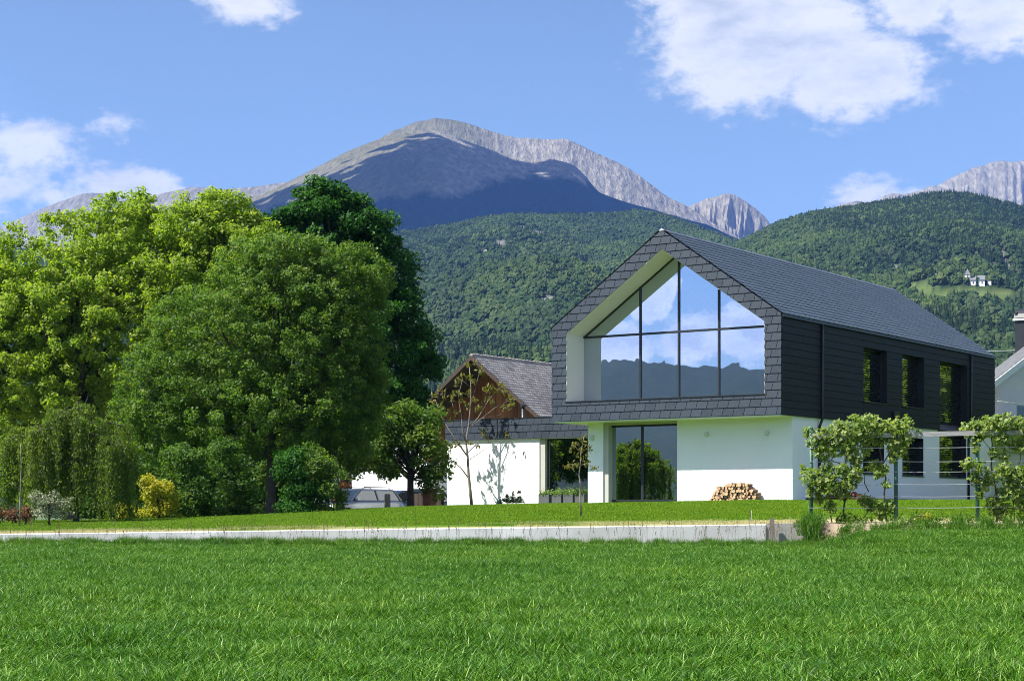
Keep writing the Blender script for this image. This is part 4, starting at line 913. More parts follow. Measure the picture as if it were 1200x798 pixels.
# ------------------------------------------------------------------ trees
def unit(a): return a / np.maximum(np.linalg.norm(a, axis=-1, keepdims=True), 1e-6)
def leaf_mesh(name, C, D, r, size, up=.45, jit=.75, droop=0.0, clump_rnd=None, aspect=.55, fold=.18):
    """C leaf positions, D preferred outward direction; one folded four-cornered leaf each"""
    n = len(C); nr = unit(D * .6 + np.array([SX * .45, SY * .45, up]) + r.randn(n, 3) * jit * .8); a = unit(np.cross(nr, r.randn(n, 3))); 
    if droop: a = unit(a + np.array([0, 0, -droop])); nr = unit(nr - a * (nr * a).sum(1, keepdims=True))
    b = np.cross(nr, a); L = (size * (.65 + .7 * r.rand(n)))[:, None]; w = L * aspect * .5
    V = np.stack([C - a * L * .5, C + b * w + nr * L * fold * .5, C + a * L * .5, C - b * w + nr * L * fold * .5], 1).reshape(-1, 3)
    o = (np.arange(n) * 4)[:, None]; Fc = o + np.array([[0, 1, 2, 3]])
    Fc = np.concatenate([o + np.array([[0, 1, 2]]), o + np.array([[0, 2, 3]])], 0)
    rn = np.clip(r.rand(n) * .75 + (clump_rnd if clump_rnd is not None else 0), 0, 1)
    return npmesh(name, V, Fc, {'rnd': np.tile(rn, 2)})
def crown(blobs, n_leaf, r, clump=(.4, .8), inner=.25, density=1.0, shell=.62):
    vol = np.array([b[3] * b[4] * b[5] for b in blobs]) ** (2 / 3); ks = np.maximum(3, (vol / vol.sum() * 90 * density).astype(int)); cc = []; dd = []
    for b, k in zip(blobs, ks):
        d = unit(r.randn(k, 3)); rad = np.where(r.rand(k) < inner, r.uniform(.1, shell, k), r.uniform(shell, 1.0, k))
        p = d * rad[:, None] * np.array(b[3:6]) + np.array(b[:3]); cc.append(p); dd.append(d)
    cc = np.concatenate(cc); dd = np.concatenate(dd); k = len(cc); cr = r.uniform(clump[0], clump[1], k); shade = r.uniform(-.12, .3, k)
    w = cr ** 2; idx = r.choice(k, n_leaf, p=w / w.sum()); d = unit(r.randn(n_leaf, 3) + np.array([0, 0, .15])); rad = r.rand(n_leaf) ** .45
    P = cc[idx] + d * (rad * cr[idx])[:, None] * np.array([1, 1, .8]); D = unit(d * .7 + dd[idx] * .5)
    return P, D, shade[idx], cc
def limbs(mb, base, fork, r0, cc, r, n, kk=6):
    sel = cc[r.choice(len(cc), min(n, len(cc)), replace=False)]; base = np.array(base, float)
    for c in sel:
        f = fork + np.array([0, 0, r.uniform(-.1, .6) * (c[2] - fork[2]) * .5]); f[:2] = base[:2] + (fork[:2] - base[:2]) * min(1.3, (f[2] - base[2]) / max(.1, fork[2] - base[2]))
        m1 = f + (c - f) * .35 + np.array([0, 0, .12 * np.linalg.norm(c - f)]) + r.randn(3) * .08; m2 = f + (c - f) * .7 + np.array([0, 0, .08 * np.linalg.norm(c - f)]) + r.randn(3) * .12
        q = r0 * r.uniform(.28, .45); mb.tube([f, m1, m2, c], [q, q * .7, q * .4, q * .12], kk, False)
def tree(name, label, X, Y, blobs, leafm, n_leaf, leaf=.12, r0=.2, fork=1.8, bark='bark', seed=1, clump=(.4, .8), n_limb=26, inner=.25, density=1.0, cat='tree', group=None, zb=None, droop=0, lean=(0, 0), up=.45, shell=.62):
    r = np.random.RandomState(seed); zb = float(lawn_z(np.array(X), np.array(Y))) if zb is None else zb
    h = empty(name, (X, Y, zb), 0, label, cat, group)
    P, D, sh, cc = crown([(b[0], b[1], b[2], b[3], b[4], b[5]) for b in blobs], n_leaf, r, clump, inner, density, shell)
    k = P[:, 2] > .08; P, D, sh = P[k], D[k], sh[k]
    top = fork + (max(b[2] + b[5] * .5 for b in blobs) - fork) * .6; mb = MB(); f = np.array([lean[0], lean[1], fork])
    pts = [(0, 0, -.25), (0, 0, .05), (lean[0] * .4 + r.randn() * .02, lean[1] * .4, fork * .5), tuple(f), (f[0] + r.randn() * .1, f[1] + r.randn() * .1, fork + (top - fork) * .5), (f[0], f[1], top)]
    mb.tube(pts, [r0 * 1.5, r0 * 1.12, r0 * .95, r0 * .9, r0 * .5, r0 * .12], 10); limbs(mb, (0, 0, 0), f, r0, cc, r, n_limb)
    mb.build('trunk', M[bark], h, (0, 0, 0), True)
    link('crown', leaf_mesh('crown', P, D, r, leaf, up=up, clump_rnd=sh, droop=droop), M[leafm], h); return h
def pb(x, y, rx, ry, Y, X, zb, d=0.0, rd=None):       # crown lobe from its place in the photo
    s = Y / F; return ((x - 600) * s - X, d, (YH - y) * s - zb, rx * s, (rd or rx) * s, ry * s)
def ptree(name, label, x, Y, lobes, **k):
    X = (x - 600) / F * Y; zb = float(lawn_z(np.array(X), np.array(Y))) if k.get('zb') is None else k['zb']; k['zb'] = zb
    return tree(name, label, X, Y, [pb(l[0], l[1], l[2], l[3], Y, X, zb, *(l[4:])) for l in lobes], **k)
G = 'broadleaf trees on the lawn edge'
ptree('broadleaf_tree', 'large lime-green leafy tree rising behind the weeping tree', 85, 82, [(70, 330, 95, 80), (150, 290, 70, 62, -1), (30, 400, 95, 90, -.5), (120, 390, 95, 90, -1.6), (-20, 340, 70, 70), (160, 260, 48, 34), (190, 330, 70, 70, -1), (-60, 420, 80, 90), (60, 470, 110, 70)], leafm='leaf_yellow', n_leaf=150000, leaf=.18, r0=.38, fork=2.6, seed=4, clump=(.22, .5), density=26, inner=.15)
ptree('broadleaf_tree', 'lime-green round-topped tree between the large lime-green tree and the dark tree', 238, 80, [(240, 275, 58, 52), (285, 310, 52, 58, -.8), (215, 330, 60, 60, -.6), (262, 250, 40, 28), (300, 285, 30, 38), (250, 380, 80, 80)], leafm='leaf_yellow', n_leaf=74000, leaf=.17, r0=.3, fork=2.8, seed=14, clump=(.22, .48), density=15, inner=.15)
ptree('broadleaf_tree', 'fine-leaved mid-green tree with a bare dark trunk on the lawn', 317, 70, [(310, 395, 110, 95), (375, 345, 78, 62, .3), (250, 420, 92, 85, -.4), (390, 430, 70, 80, -.3), (320, 320, 70, 46), (215, 470, 62, 58, -.3), (310, 480, 110, 55, -.6), (395, 490, 55, 40), (425, 390, 32, 70), (345, 300, 55, 26), (420, 325, 40, 42), (175, 455, 40, 50), (205, 520, 52, 34, .5), (265, 528, 48, 26, 1.0), (380, 528, 58, 30, .8), (150, 490, 30, 34, .6), (440, 450, 22, 50)], leafm='leaf_mid', n_leaf=215000, leaf=.115, r0=.2, fork=2.4, seed=6, clump=(.18, .36), density=45, n_limb=50, inner=.2, lean=(.05, 0), shell=.75)
ptree('broadleaf_tree', 'tall deep-green tree, darkest of the trees on the lawn edge', 405, 84, [(385, 285, 62, 62), (430, 320, 55, 70), (380, 240, 45, 30), (345, 262, 36, 34), (450, 395, 62, 70), (425, 290, 42, 52), (490, 430, 28, 55), (440, 480, 70, 60), (360, 350, 70, 70), (475, 370, 30, 42), (415, 255, 34, 28), (490, 475, 26, 30)], leafm='leaf_dark', n_leaf=95000, leaf=.19, r0=.3, fork=2.8, seed=8, clump=(.35, .7), density=6, inner=.15)
ptree('broadleaf_tree', 'low spreading tree with a forked dark trunk between the cars and the annexe', 481, 76, [(470, 520, 40, 34), (430, 525, 42, 30), (500, 535, 26, 42), (450, 490, 40, 26), (415, 535, 26, 22), (495, 500, 22, 30), (460, 545, 30, 14), (508, 560, 12, 26), (520, 545, 8, 22)], leafm='leaf_mid', n_leaf=19000, leaf=.16, r0=.15, fork=1.4, seed=10, clump=(.3, .6), density=1.2, zb=-.12)
# weeping tree: curtains of hanging shoots
def weeping():
    r = np.random.RandomState(22); Y = 54.5; X = (88 - 600) / F * Y; zb = float(lawn_z(np.array(X), np.array(Y))); h = empty('weeping_tree', (X, Y, zb), 0, 'weeping tree with hanging green shoots beside the white flowering shrub', 'tree')
    H = 3.3; mb = MB(); mb.tube([(0, 0, -.2), (.03, 0, .1), (-.05, .05, 1.2), (.05, 0, 2.4), (0, 0, 3.0)], [.13, .1, .09, .07, .03], 9); P = []; D = []; S = []
    for i in range(34):                                  # bundles of shoots hanging from arched limbs
        a = r.rand() * 6.283; R1 = r.uniform(.15, 2.05) ** 1.0; top = H + .25 - .42 * R1 ** 1.35 * r.uniform(.7, 1.2) + r.uniform(-.15, .2); dx, dy = math.cos(a), math.sin(a) * .85; sh = r.uniform(-.3, .12)
        mb.tube([(0, 0, 2.0 + r.rand()), (dx * R1 * .5, dy * R1 * .5, top + .02), (dx * R1, dy * R1, top - .15)], [.03, .02, .012], 5, False)
        for k in range(9):
            ox, oy = r.randn(2) * .13; l = r.uniform(.7, 2.9) if k else 3.0; end = max(.1, top - l); x0, y0 = dx * R1 + ox, dy * R1 + oy
            mb.tube([(dx * R1 * .9, dy * R1 * .9, top - .1), (x0, y0, top - .3), (x0 + dx * .08, y0 + dy * .08, end)], [.008, .006, .003], 4, False)
            n = int(40 + 60 * (top - end)); t = r.rand(n); w = .065
            P.append(np.stack([x0 + dx * .08 * t + r.randn(n) * w, y0 + dy * .08 * t + r.randn(n) * w, top - .05 + (end - top) * t], 1)); D.append(np.tile([dx, dy, .2], (n, 1))); S.append(np.full(n, sh))
    mb.build('trunk', M['bark'], h, (0, 0, 0), True); link('crown', leaf_mesh('crown', np.concatenate(P), np.concatenate(D), r, .085, up=.2, jit=.6, droop=1.2, clump_rnd=np.concatenate(S), aspect=.5), M['leaf_weep'], h)
weeping()
def shrub(label, x, Y, lobes, leafm, n, leaf=.1, seed=1, group=None, clump=(.15, .35), density=.7, name='shrub', **k):
    lobes = list(lobes) + [(l[0], 600, l[2] * .9, 9) for l in lobes if name == 'shrub' and x > 90]
    return ptree(name, label, x, Y, lobes, leafm=leafm, n_leaf=n, leaf=leaf, r0=.035, fork=.25, seed=seed, clump=clump, density=density, n_limb=14, cat='shrub', group=group, **k)
shrub('rounded shrub covered in white flowers', 58, 50, [(58, 592, 24, 18), (48, 588, 14, 12), (74, 596, 14, 14)], 'leaf_white', 3800, .055, 31, clump=(.1, .2))
shrub('low copper-leaved shrub beside the white flowering shrub', 30, 50.6, [(32, 603, 10, 8), (12, 605, 12, 8), (-10, 603, 14, 10)], 'leaf_red', 2400, .06, 32, clump=(.1, .22))
shrub('golden-yellow leaved shrub under the trees', 186, 57.5, [(182, 568, 17, 12), (193, 578, 12, 13), (175, 578, 14, 12), (203, 590, 10, 11)], 'leaf_gold', 5200, .085, 33, clump=(.12, .3))
shrub('small golden shrub half hidden behind the weeping tree', 140, 57.5, [(142, 598, 14, 10), (135, 562, 8, 9)], 'leaf_gold', 1500, .08, 34)
HG = 'green shrubs under the trees'
for i, (x, lob, lm, n, lab) in enumerate((
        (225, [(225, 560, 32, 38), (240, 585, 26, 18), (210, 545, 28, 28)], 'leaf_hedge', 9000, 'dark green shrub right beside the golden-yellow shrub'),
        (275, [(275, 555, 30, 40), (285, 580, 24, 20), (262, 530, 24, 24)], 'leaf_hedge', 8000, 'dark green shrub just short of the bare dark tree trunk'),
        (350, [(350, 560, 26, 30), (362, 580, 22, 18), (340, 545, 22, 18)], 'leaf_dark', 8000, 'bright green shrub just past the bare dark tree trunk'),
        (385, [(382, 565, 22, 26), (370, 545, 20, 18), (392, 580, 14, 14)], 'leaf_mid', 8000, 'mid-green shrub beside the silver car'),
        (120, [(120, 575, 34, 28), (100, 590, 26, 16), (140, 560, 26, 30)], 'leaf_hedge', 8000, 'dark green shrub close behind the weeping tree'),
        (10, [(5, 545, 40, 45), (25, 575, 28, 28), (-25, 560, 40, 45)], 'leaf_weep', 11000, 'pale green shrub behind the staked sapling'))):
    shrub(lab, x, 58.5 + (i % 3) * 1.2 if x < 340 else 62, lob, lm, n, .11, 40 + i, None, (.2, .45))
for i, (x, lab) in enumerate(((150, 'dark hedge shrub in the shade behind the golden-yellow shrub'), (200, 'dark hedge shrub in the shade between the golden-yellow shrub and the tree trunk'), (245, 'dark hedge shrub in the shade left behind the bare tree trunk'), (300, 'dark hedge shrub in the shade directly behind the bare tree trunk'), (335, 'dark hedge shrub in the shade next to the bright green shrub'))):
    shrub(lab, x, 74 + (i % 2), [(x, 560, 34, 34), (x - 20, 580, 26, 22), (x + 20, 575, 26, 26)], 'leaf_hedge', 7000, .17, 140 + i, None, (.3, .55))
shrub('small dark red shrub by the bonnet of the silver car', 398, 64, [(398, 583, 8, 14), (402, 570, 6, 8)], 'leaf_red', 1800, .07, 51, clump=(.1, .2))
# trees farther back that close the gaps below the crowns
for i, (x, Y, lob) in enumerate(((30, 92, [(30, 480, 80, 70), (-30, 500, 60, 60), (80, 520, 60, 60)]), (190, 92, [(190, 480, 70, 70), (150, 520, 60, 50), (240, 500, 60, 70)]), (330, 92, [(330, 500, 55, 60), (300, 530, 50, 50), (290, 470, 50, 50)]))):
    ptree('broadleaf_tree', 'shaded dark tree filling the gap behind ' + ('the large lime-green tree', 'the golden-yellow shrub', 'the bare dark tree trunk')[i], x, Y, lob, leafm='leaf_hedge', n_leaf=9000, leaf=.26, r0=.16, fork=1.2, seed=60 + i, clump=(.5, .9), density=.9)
# saplings
def stick_tree(name, label, base, paths, leaf_spots, leafm, leaf, per, spread, bark, seed, r0, cat='tree', droop=.9, Y=None):
    r = np.random.RandomState(seed); Y = base[1]; s = Y / F; h = empty(name, base, 0, label, cat); mb = MB()
    def q(p, d=0): return ((p[0] - 600) * s - base[0], d, (YH - p[1]) * s - base[2])
    for i, (pts, a, b) in enumerate(paths):
        n = len(pts); d = [r.uniform(-.5, .5) * (1 if i else 0) * j / n for j in range(n)]; mb.tube([q(p, dd) for p, dd in zip(pts, d)], [a + (b - a) * j / (n - 1) for j in range(n)], 7)
    mb.build('trunk', M[bark], h, (0, 0, 0), True); P = []; D = []
    for (x, y) in leaf_spots:
        c = np.array(q((x, y), r.uniform(-.45, .45))); o = unit(r.randn(per, 3) + np.array([0, 0, -.2])); P.append(c + o * spread * r.rand(per, 1)); D.append(o)
    link('crown', leaf_mesh('crown', np.concatenate(P), np.concatenate(D), r, leaf, up=.3, droop=droop, aspect=.42), M[leafm], h); return h
bY = 78.2; bx = (553 - 600) / F * bY; bz = float(lawn_z(np.array(bx), np.array(bY)))
wl = [(548, 428), (556, 425), (562, 432), (543, 440), (565, 437), (538, 445), (551, 443), (556, 447), (535, 449), (533, 460), (540, 462), (551, 460), (568, 455), (571, 452), (575, 458), (578, 455), (586, 450), (589, 455), (592, 460), (597, 465), (600, 468), (602, 474), (582, 460), (530, 466), (541, 470), (556, 468), (572, 466), (578, 472), (590, 478), (595, 476), (517, 458), (520, 466), (511, 464), (508, 470), (518, 476), (524, 482), (535, 483), (529, 490), (507, 480), (514, 483), (560, 478), (563, 476), (548, 475), (567, 505), (571, 512), (552, 520), (560, 522), (522, 520), (515, 505), (594, 511), (539, 520), (534, 521), (513, 515)]
stick_tree('walnut_sapling', 'young thin-leaved tree with bare branching trunk in front of the annexe wall', (bx, bY, bz),
           [([(553, 594), (551, 575), (549, 555), (548, 535), (546, 518), (549, 500), (551, 480), (552, 455), (550, 430)], .075, .012), ([(549, 560), (540, 548), (530, 540), (522, 530), (512, 522)], .03, .012), ([(548, 535), (534, 515), (524, 500), (516, 485), (510, 468)], .035, .01), ([(547, 522), (542, 505), (541, 490), (537, 465), (542, 445)], .03, .008), ([(549, 500), (560, 490), (572, 470), (582, 458), (590, 452)], .025, .008), ([(551, 500), (565, 490), (580, 478), (598, 468)], .02, .006), ([(549, 530), (562, 516), (568, 508)], .02, .006), ([(550, 480), (556, 460), (562, 436)], .014, .005), ([(548, 540), (570, 525), (592, 512)], .016, .005), ([(541, 490), (532, 480), (528, 466)], .012, .004), ([(552, 455), (545, 448), (538, 444)], .01, .004), ([(565, 490), (586, 486), (596, 478)], .012, .004)],
           wl, 'leaf_walnut', .22, 10, .19, 'bark2', 71, .07)
sY = 48.0; sx_ = (681 - 600) / F * sY; sz_ = float(lawn_z(np.array(sx_), np.array(sY)))
stick_tree('thin_sapling', 'thin pale-stemmed sapling on the lawn before the planters', (sx_, sY, sz_),
           [([(681, 606), (680, 585), (680, 565), (678.5, 556), (680, 545), (681, 530), (684, 512)], .026, .008), ([(680, 548), (674, 544), (668, 544), (663, 546)], .008, .003), ([(680, 545), (688, 543), (697, 548)], .008, .003), ([(681, 532), (675, 524), (670, 520)], .008, .003), ([(681, 530), (688, 526), (694, 527)], .007, .003)],
           [(686, 512), (684, 518), (678, 521), (673, 520), (670, 524), (668, 528), (690, 523), (694, 527), (680, 528), (688, 533), (676, 533), (682, 537), (690, 540), (674, 544), (668, 545), (663, 547), (671, 548), (677, 546), (686, 544), (695, 547), (698, 549), (684, 526), (680, 515)], 'leaf_walnut', .085, 15, .11, 'bark2', 72, .025)
yY = 47.5; yx = (23 - 600) / F * yY; yz = float(lawn_z(np.array(yx), np.array(yY)))
stick_tree('thin_sapling', 'slender sapling with grey stem before the copper-leaved shrub', (yx, yY, yz), [([(23, 616), (23.5, 590), (24, 570), (25, 545), (24, 520)], .022, .008), ([(24, 575), (15, 565), (8, 568)], .008, .003), ([(24, 565), (34, 553), (38, 545)], .008, .003)],
           [(14, 566), (8, 570), (20, 560), (30, 556), (36, 548), (24, 545), (28, 535), (18, 548), (22, 530), (24, 520), (12, 555), (32, 565)], 'leaf_weep', .07, 26, .2, 'bark2', 73, .02)
# sunlit trees off to the right that the side windows mirror
for k, (x, y) in enumerate(((33, 79), (38, 88), (29.5, 71))):
    tree('broadleaf_tree', 'sunlit lime-green tree past the neighbouring house, ' + ('middle of three mirrored in the side windows', 'farthest back of three mirrored in the side windows', 'nearest of three to the field, mirrored too')[k], x, y, [(0, 0, 5, 5, 5, 4.4), (2, 2, 4, 3.5, 3.5, 3.6), (-2, -2, 3, 3.5, 3.5, 3)], 'leaf_yellow', 22000, .36, .25, 2, seed=80 + k, clump=(.6, 1.1), density=2.5, zb=.1)

# ------------------------------------------------------------------ kerb wall, stakes
def kerb_wall():
    pts = [(-30, 42.75), (7.0, 42.75)]; h = empty('retaining_wall', (-4, 42.75, -1.2), 0, 'long low pale concrete retaining wall along the lawn', 'wall'); off = (-4, 42.75, -1.2); r = random.Random(4)
    xs = [-30, -24.2, -18.3, -12.4, -6.4, -.6, 3.2, at(897, 0, 42.65).x]
    for a, b in zip(xs, xs[1:]):
        a += .004; b -= .004; za, zb_ = float(lawn_z(np.array(a), np.array(43.0))) + .02, float(lawn_z(np.array(b), np.array(43.0))) + .02
        n = 8; vs = []; 
        for i in range(n + 1):
            x = a + (b - a) * i / n; z = za + (zb_ - za) * i / n + r.uniform(-.004, .004)
            vs += [(x, 42.60, -1.6), (x, 42.60, z - .015), (x, 42.615, z), (x, 42.84, z), (x, 42.84, -1.6)]
        fs = [(i * 5 + j, (i + 1) * 5 + j, (i + 1) * 5 + j + 1, i * 5 + j + 1) for i in range(n) for j in range(4)] + [(0, 1, 2, 3, 4), tuple(n * 5 + j for j in (4, 3, 2, 1, 0))]
        MB().add(vs, fs).build('wall_section', M['concrete'], h, off)
    a, b = at(897, 0, 42.65).x + .01, at(944, 0, 42.65).x; z = float(lawn_z(np.array(b), np.array(43.0))) + .03
    MB().box(a, b, 42.63, 42.83, -1.6, z).build('wall_section', M['concrete2'], h, off)
    for x, lab, tx in ((902.5, 'weathered wooden stake leaning on the wall end, left of the pair', -.02), (907, 'weathered wooden stake leaning on the wall end, broader of the pair', .05)):
        p = at(x, 0, 42.5); zg = float(field_z(p.x, 42.5)); o = MB(); w = .03 if tx < 0 else .045
        o.add([(-w, -.03, -.2), (w, -.03, -.2), (w, .03, -.2), (-w, .03, -.2), (-w - tx, -.02, .66), (w - tx, -.02, .68), (w - tx, .04, .67), (-w - tx, .04, .65)], [(0, 3, 2, 1), (4, 5, 6, 7), (0, 1, 5, 4), (1, 2, 6, 5), (2, 3, 7, 6), (3, 0, 4, 7)])
        ob = o.build('wooden_stake', M['oldwood']); ob.location = (p.x, 42.5, -.9); tag(ob, lab, 'stake')
    for px, y0, y1, lab in ((880.3, 597, 613, 'thin pale marker stick on the lawn beside the stakes'), (925.5, 605, 614, 'tiny dead twig standing in the dry turf by the vine post')):
        Y = 43.6; p = at(px, y1, Y); q = at(px + .6, y0, Y); zl = float(lawn_z(np.array(p.x), np.array(Y)))
        ob = MB().tube([(0, 0, -.05), (.004, 0, (q.z - zl) * .5), (q.x - p.x, 0, q.z - zl)], [.012, .01, .007], 6).build('marker_stick', M['railwood']); ob.location = (p.x, Y, zl); tag(ob, lab, 'stick')
kerb_wall()

# ------------------------------------------------------------------ vine trellis
VYD = 42.45
def trellis():
    h = empty('vine_trellis', (10.5, VYD, -.35), 0, 'green post trellis with wires and a grey top rail carrying grape vines', 'trellis'); off = (10.5, VYD, -.35)
    for px, pt in ((950.5, 503), (1050, 505), (1145.5, 503), (1243, 502)):
        p = at(px, 612, VYD); t = at(px, pt, VYD); zs = -.42
        post = MB().tube([(p.x, VYD, zs - .3), (p.x, VYD, t.z)], .048, 9).build('post', M['green_metal'], h, off, True)
        MB().lathe([(.05, 0), (.056, .01), (.05, .05), (.01, .06)], (p.x, VYD, t.z - .01), 9).build('post_cap', M['green_metal'], post, off)
        MB().lathe([(.11, -.1), (.12, .05), (.1, .1), (.05, .12)], (p.x, VYD, zs), 9).build('post_footing', M['concrete2'], post, off)
    for y0, y1 in ((525, 523.5), (541, 540), (553, 552), (568, 566.5), (582, 581), (595, 594)):
        n = 12; a = at(948, y0, VYD); b = at(1245, y1, VYD)
        MB().tube([(a.x + (b.x - a.x) * i / n, VYD - .05, a.z + (b.z - a.z) * i / n - .012 * math.sin(math.pi * (i % 4) / 4)) for i in range(n + 1)], .0065, 5).build('wire', M['wire'], h, off)
    for (xa, xb, ya, yb) in ((950, 1049, 511, 510), (1051, 1145, 509.5, 507.5), (1146, 1244, 507.5, 506)):
        a = at(xa, ya, VYD); b = at(xb, yb, VYD)
        MB().add([(a.x, VYD - .09, a.z - .055), (b.x, VYD - .09, b.z - .055), (b.x, VYD - .05, b.z - .055), (a.x, VYD - .05, a.z - .055), (a.x, VYD - .09, a.z + .055), (b.x, VYD - .09, b.z + .055), (b.x, VYD - .05, b.z + .055), (a.x, VYD - .05, a.z + .055)],
                 [(0, 3, 2, 1), (4, 5, 6, 7), (0, 1, 5, 4), (1, 2, 6, 5), (2, 3, 7, 6), (3, 0, 4, 7)]).build('top_rail', M['railwood'], h, off)
trellis()
def vine_leaves(C, D, r, size):
    """broad lobed leaf: seven-cornered fan, slightly cupped"""
    n = len(C); nr = unit(D * .5 + np.array([-.25, -.35, .5]) + r.randn(n, 3) * .6); a = unit(np.cross(nr, r.randn(n, 3)) + np.array([0, 0, -.4])); a = unit(a - nr * (a * nr).sum(1, keepdims=True)); b = np.cross(nr, a)
    L = (size * (.55 + .75 * r.rand(n)))[:, None]; sh = [(0, 0, 0), (-.3, .28, .05), (.05, .52, .1), (.22, .3, .02), (.6, 0, .1), (.22, -.3, .02), (.05, -.52, .1), (-.3, -.28, .05)]
    V = np.stack([C + a * L * x + b * L * y + nr * L * z for x, y, z in sh], 1).reshape(-1, 3); o = (np.arange(n) * 8)[:, None]
    Fc = np.concatenate([o + np.array([[0, k, k + 1]]) for k in range(1, 7)], 0); rn = r.rand(n)
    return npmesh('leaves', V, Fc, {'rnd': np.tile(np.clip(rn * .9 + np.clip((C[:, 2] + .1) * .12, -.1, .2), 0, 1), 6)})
def vine(label, stem, canes, clusters, seed):
    r = np.random.RandomState(seed); b = at(stem, 612, VYD); zb = -.40; h = empty('grape_vine', (b.x, VYD, zb), 0, label, 'vine', 'grape vines on the trellis'); s = VYD / F
    q = lambda p, d=0.0: ((p[0] - 600) * s - b.x, d, (YH - p[1]) * s - zb); mb = MB()
    for i, pts in enumerate(canes): n = len(pts); a = .026 if i == 0 else .013; mb.tube([q(p, r.uniform(-.06, .06)) for p in pts], [a * (1 - .65 * j / (n - 1)) for j in range(n)], 6)
    P = []; D = []
    for x, y, rad in clusters:
        n = int(9 + rad * rad * .95); o = unit(r.randn(n, 3)); c = np.array(q((x, y), r.uniform(-.12, .08))); P.append(c + o * (rad * s * 1.12 * r.rand(n, 1) ** .5) * np.array([1, .9, 1])); D.append(o)
    mb.build('stem', M['cane'], h, (0, 0, 0), True); link('leaves', vine_leaves(np.concatenate(P), np.concatenate(D), r, .105), M['leaf_vine'], h)
vine('leafy grape vine against the trellis post at the wall end', 985, [[(992, 614), (988, 600), (990, 585), (987, 565), (990, 545), (994, 525), (990, 510)], [(975, 612), (972, 595), (978, 575), (972, 550), (978, 530), (966, 512)], [(988, 565), (998, 548), (994, 530)], [(990, 545), (975, 540), (960, 530)], [(987, 570), (968, 568), (950, 562)]],
     [(948, 507, 7), (959, 516, 13), (975, 521, 15), (990, 511, 16), (1004, 502, 15), (962, 529, 10), (995, 528, 12), (1003, 538, 7), (950, 560, 13), (962, 570, 14), (975, 565, 15), (987, 576, 11), (1000, 556, 11), (1005, 546, 8), (970, 549, 9), (985, 551, 8), (960, 585, 7), (972, 591, 7), (950, 576, 6), (1002, 488, 3), (940, 547, 3), (996, 565, 9), (1009, 514, 9), (982, 502, 10), (968, 508, 9), (975, 598, 5)], 91)
vine('sparser grape vine around the next trellis post', 1023, [[(1040, 614), (1037, 597), (1036, 580), (1038, 560), (1034, 545), (1030, 520), (1032, 505)], [(1018, 576), (1013, 566), (1014, 556), (1020, 550)], [(1010, 610), (1018, 598), (1028, 590)], [(1034, 545), (1045, 525), (1050, 505)], [(1034, 548), (1025, 540)]],
     [(1018, 499, 15), (1030, 504, 13), (1044, 506, 14), (1056, 501, 13), (1060, 515, 9), (1052, 526, 11), (1046, 536, 7), (1016, 526, 7), (1024, 546, 8), (1035, 551, 7), (1038, 568, 6), (1020, 590, 9), (1030, 595, 9), (1042, 593, 8), (1012, 586, 7), (1020, 490, 4), (1063, 494, 4), (1027, 556, 5), (1075, 508, 4), (1048, 517, 10), (1030, 517, 7), (1032, 604, 6)], 92)
vine('dense grape vine at the trellis post before the neighbouring house', 1168, [[(1168, 612), (1170, 595), (1166, 570), (1162, 545), (1164, 525), (1160, 505)], [(1190, 612), (1188, 590), (1184, 560), (1176, 530), (1182, 505)], [(1166, 570), (1150, 560), (1138, 548)], [(1162, 545), (1160, 525), (1148, 512)], [(1184, 560), (1196, 540), (1196, 520)]],
     [(1135, 503, 9), (1148, 501, 13), (1163, 498, 13), (1178, 497, 13), (1192, 500, 13), (1145, 515, 9), (1143, 527, 5), (1170, 514, 8), (1181, 520, 8), (1165, 530, 7), (1178, 536, 7), (1133, 545, 8), (1147, 547, 9), (1140, 560, 7), (1150, 569, 9), (1160, 561, 9), (1175, 551, 11), (1184, 562, 13), (1193, 556, 11), (1189, 576, 13), (1175, 581, 9), (1165, 591, 11), (1179, 598, 9), (1170, 600, 7), (1147, 580, 6), (1167, 490, 5), (1194, 522, 8)], 93)
vine('grape vine reaching past the last trellis post', 1225, [[(1222, 614), (1220, 580), (1224, 545), (1218, 505)], [(1220, 570), (1205, 545), (1202, 510)]],
     [(1204, 501, 13), (1220, 500, 14), (1236, 502, 13), (1200, 520, 10), (1202, 555, 12), (1200, 590, 12), (1212, 540, 12), (1215, 575, 14), (1230, 560, 12), (1228, 590, 12), (1208, 600, 9)], 94)
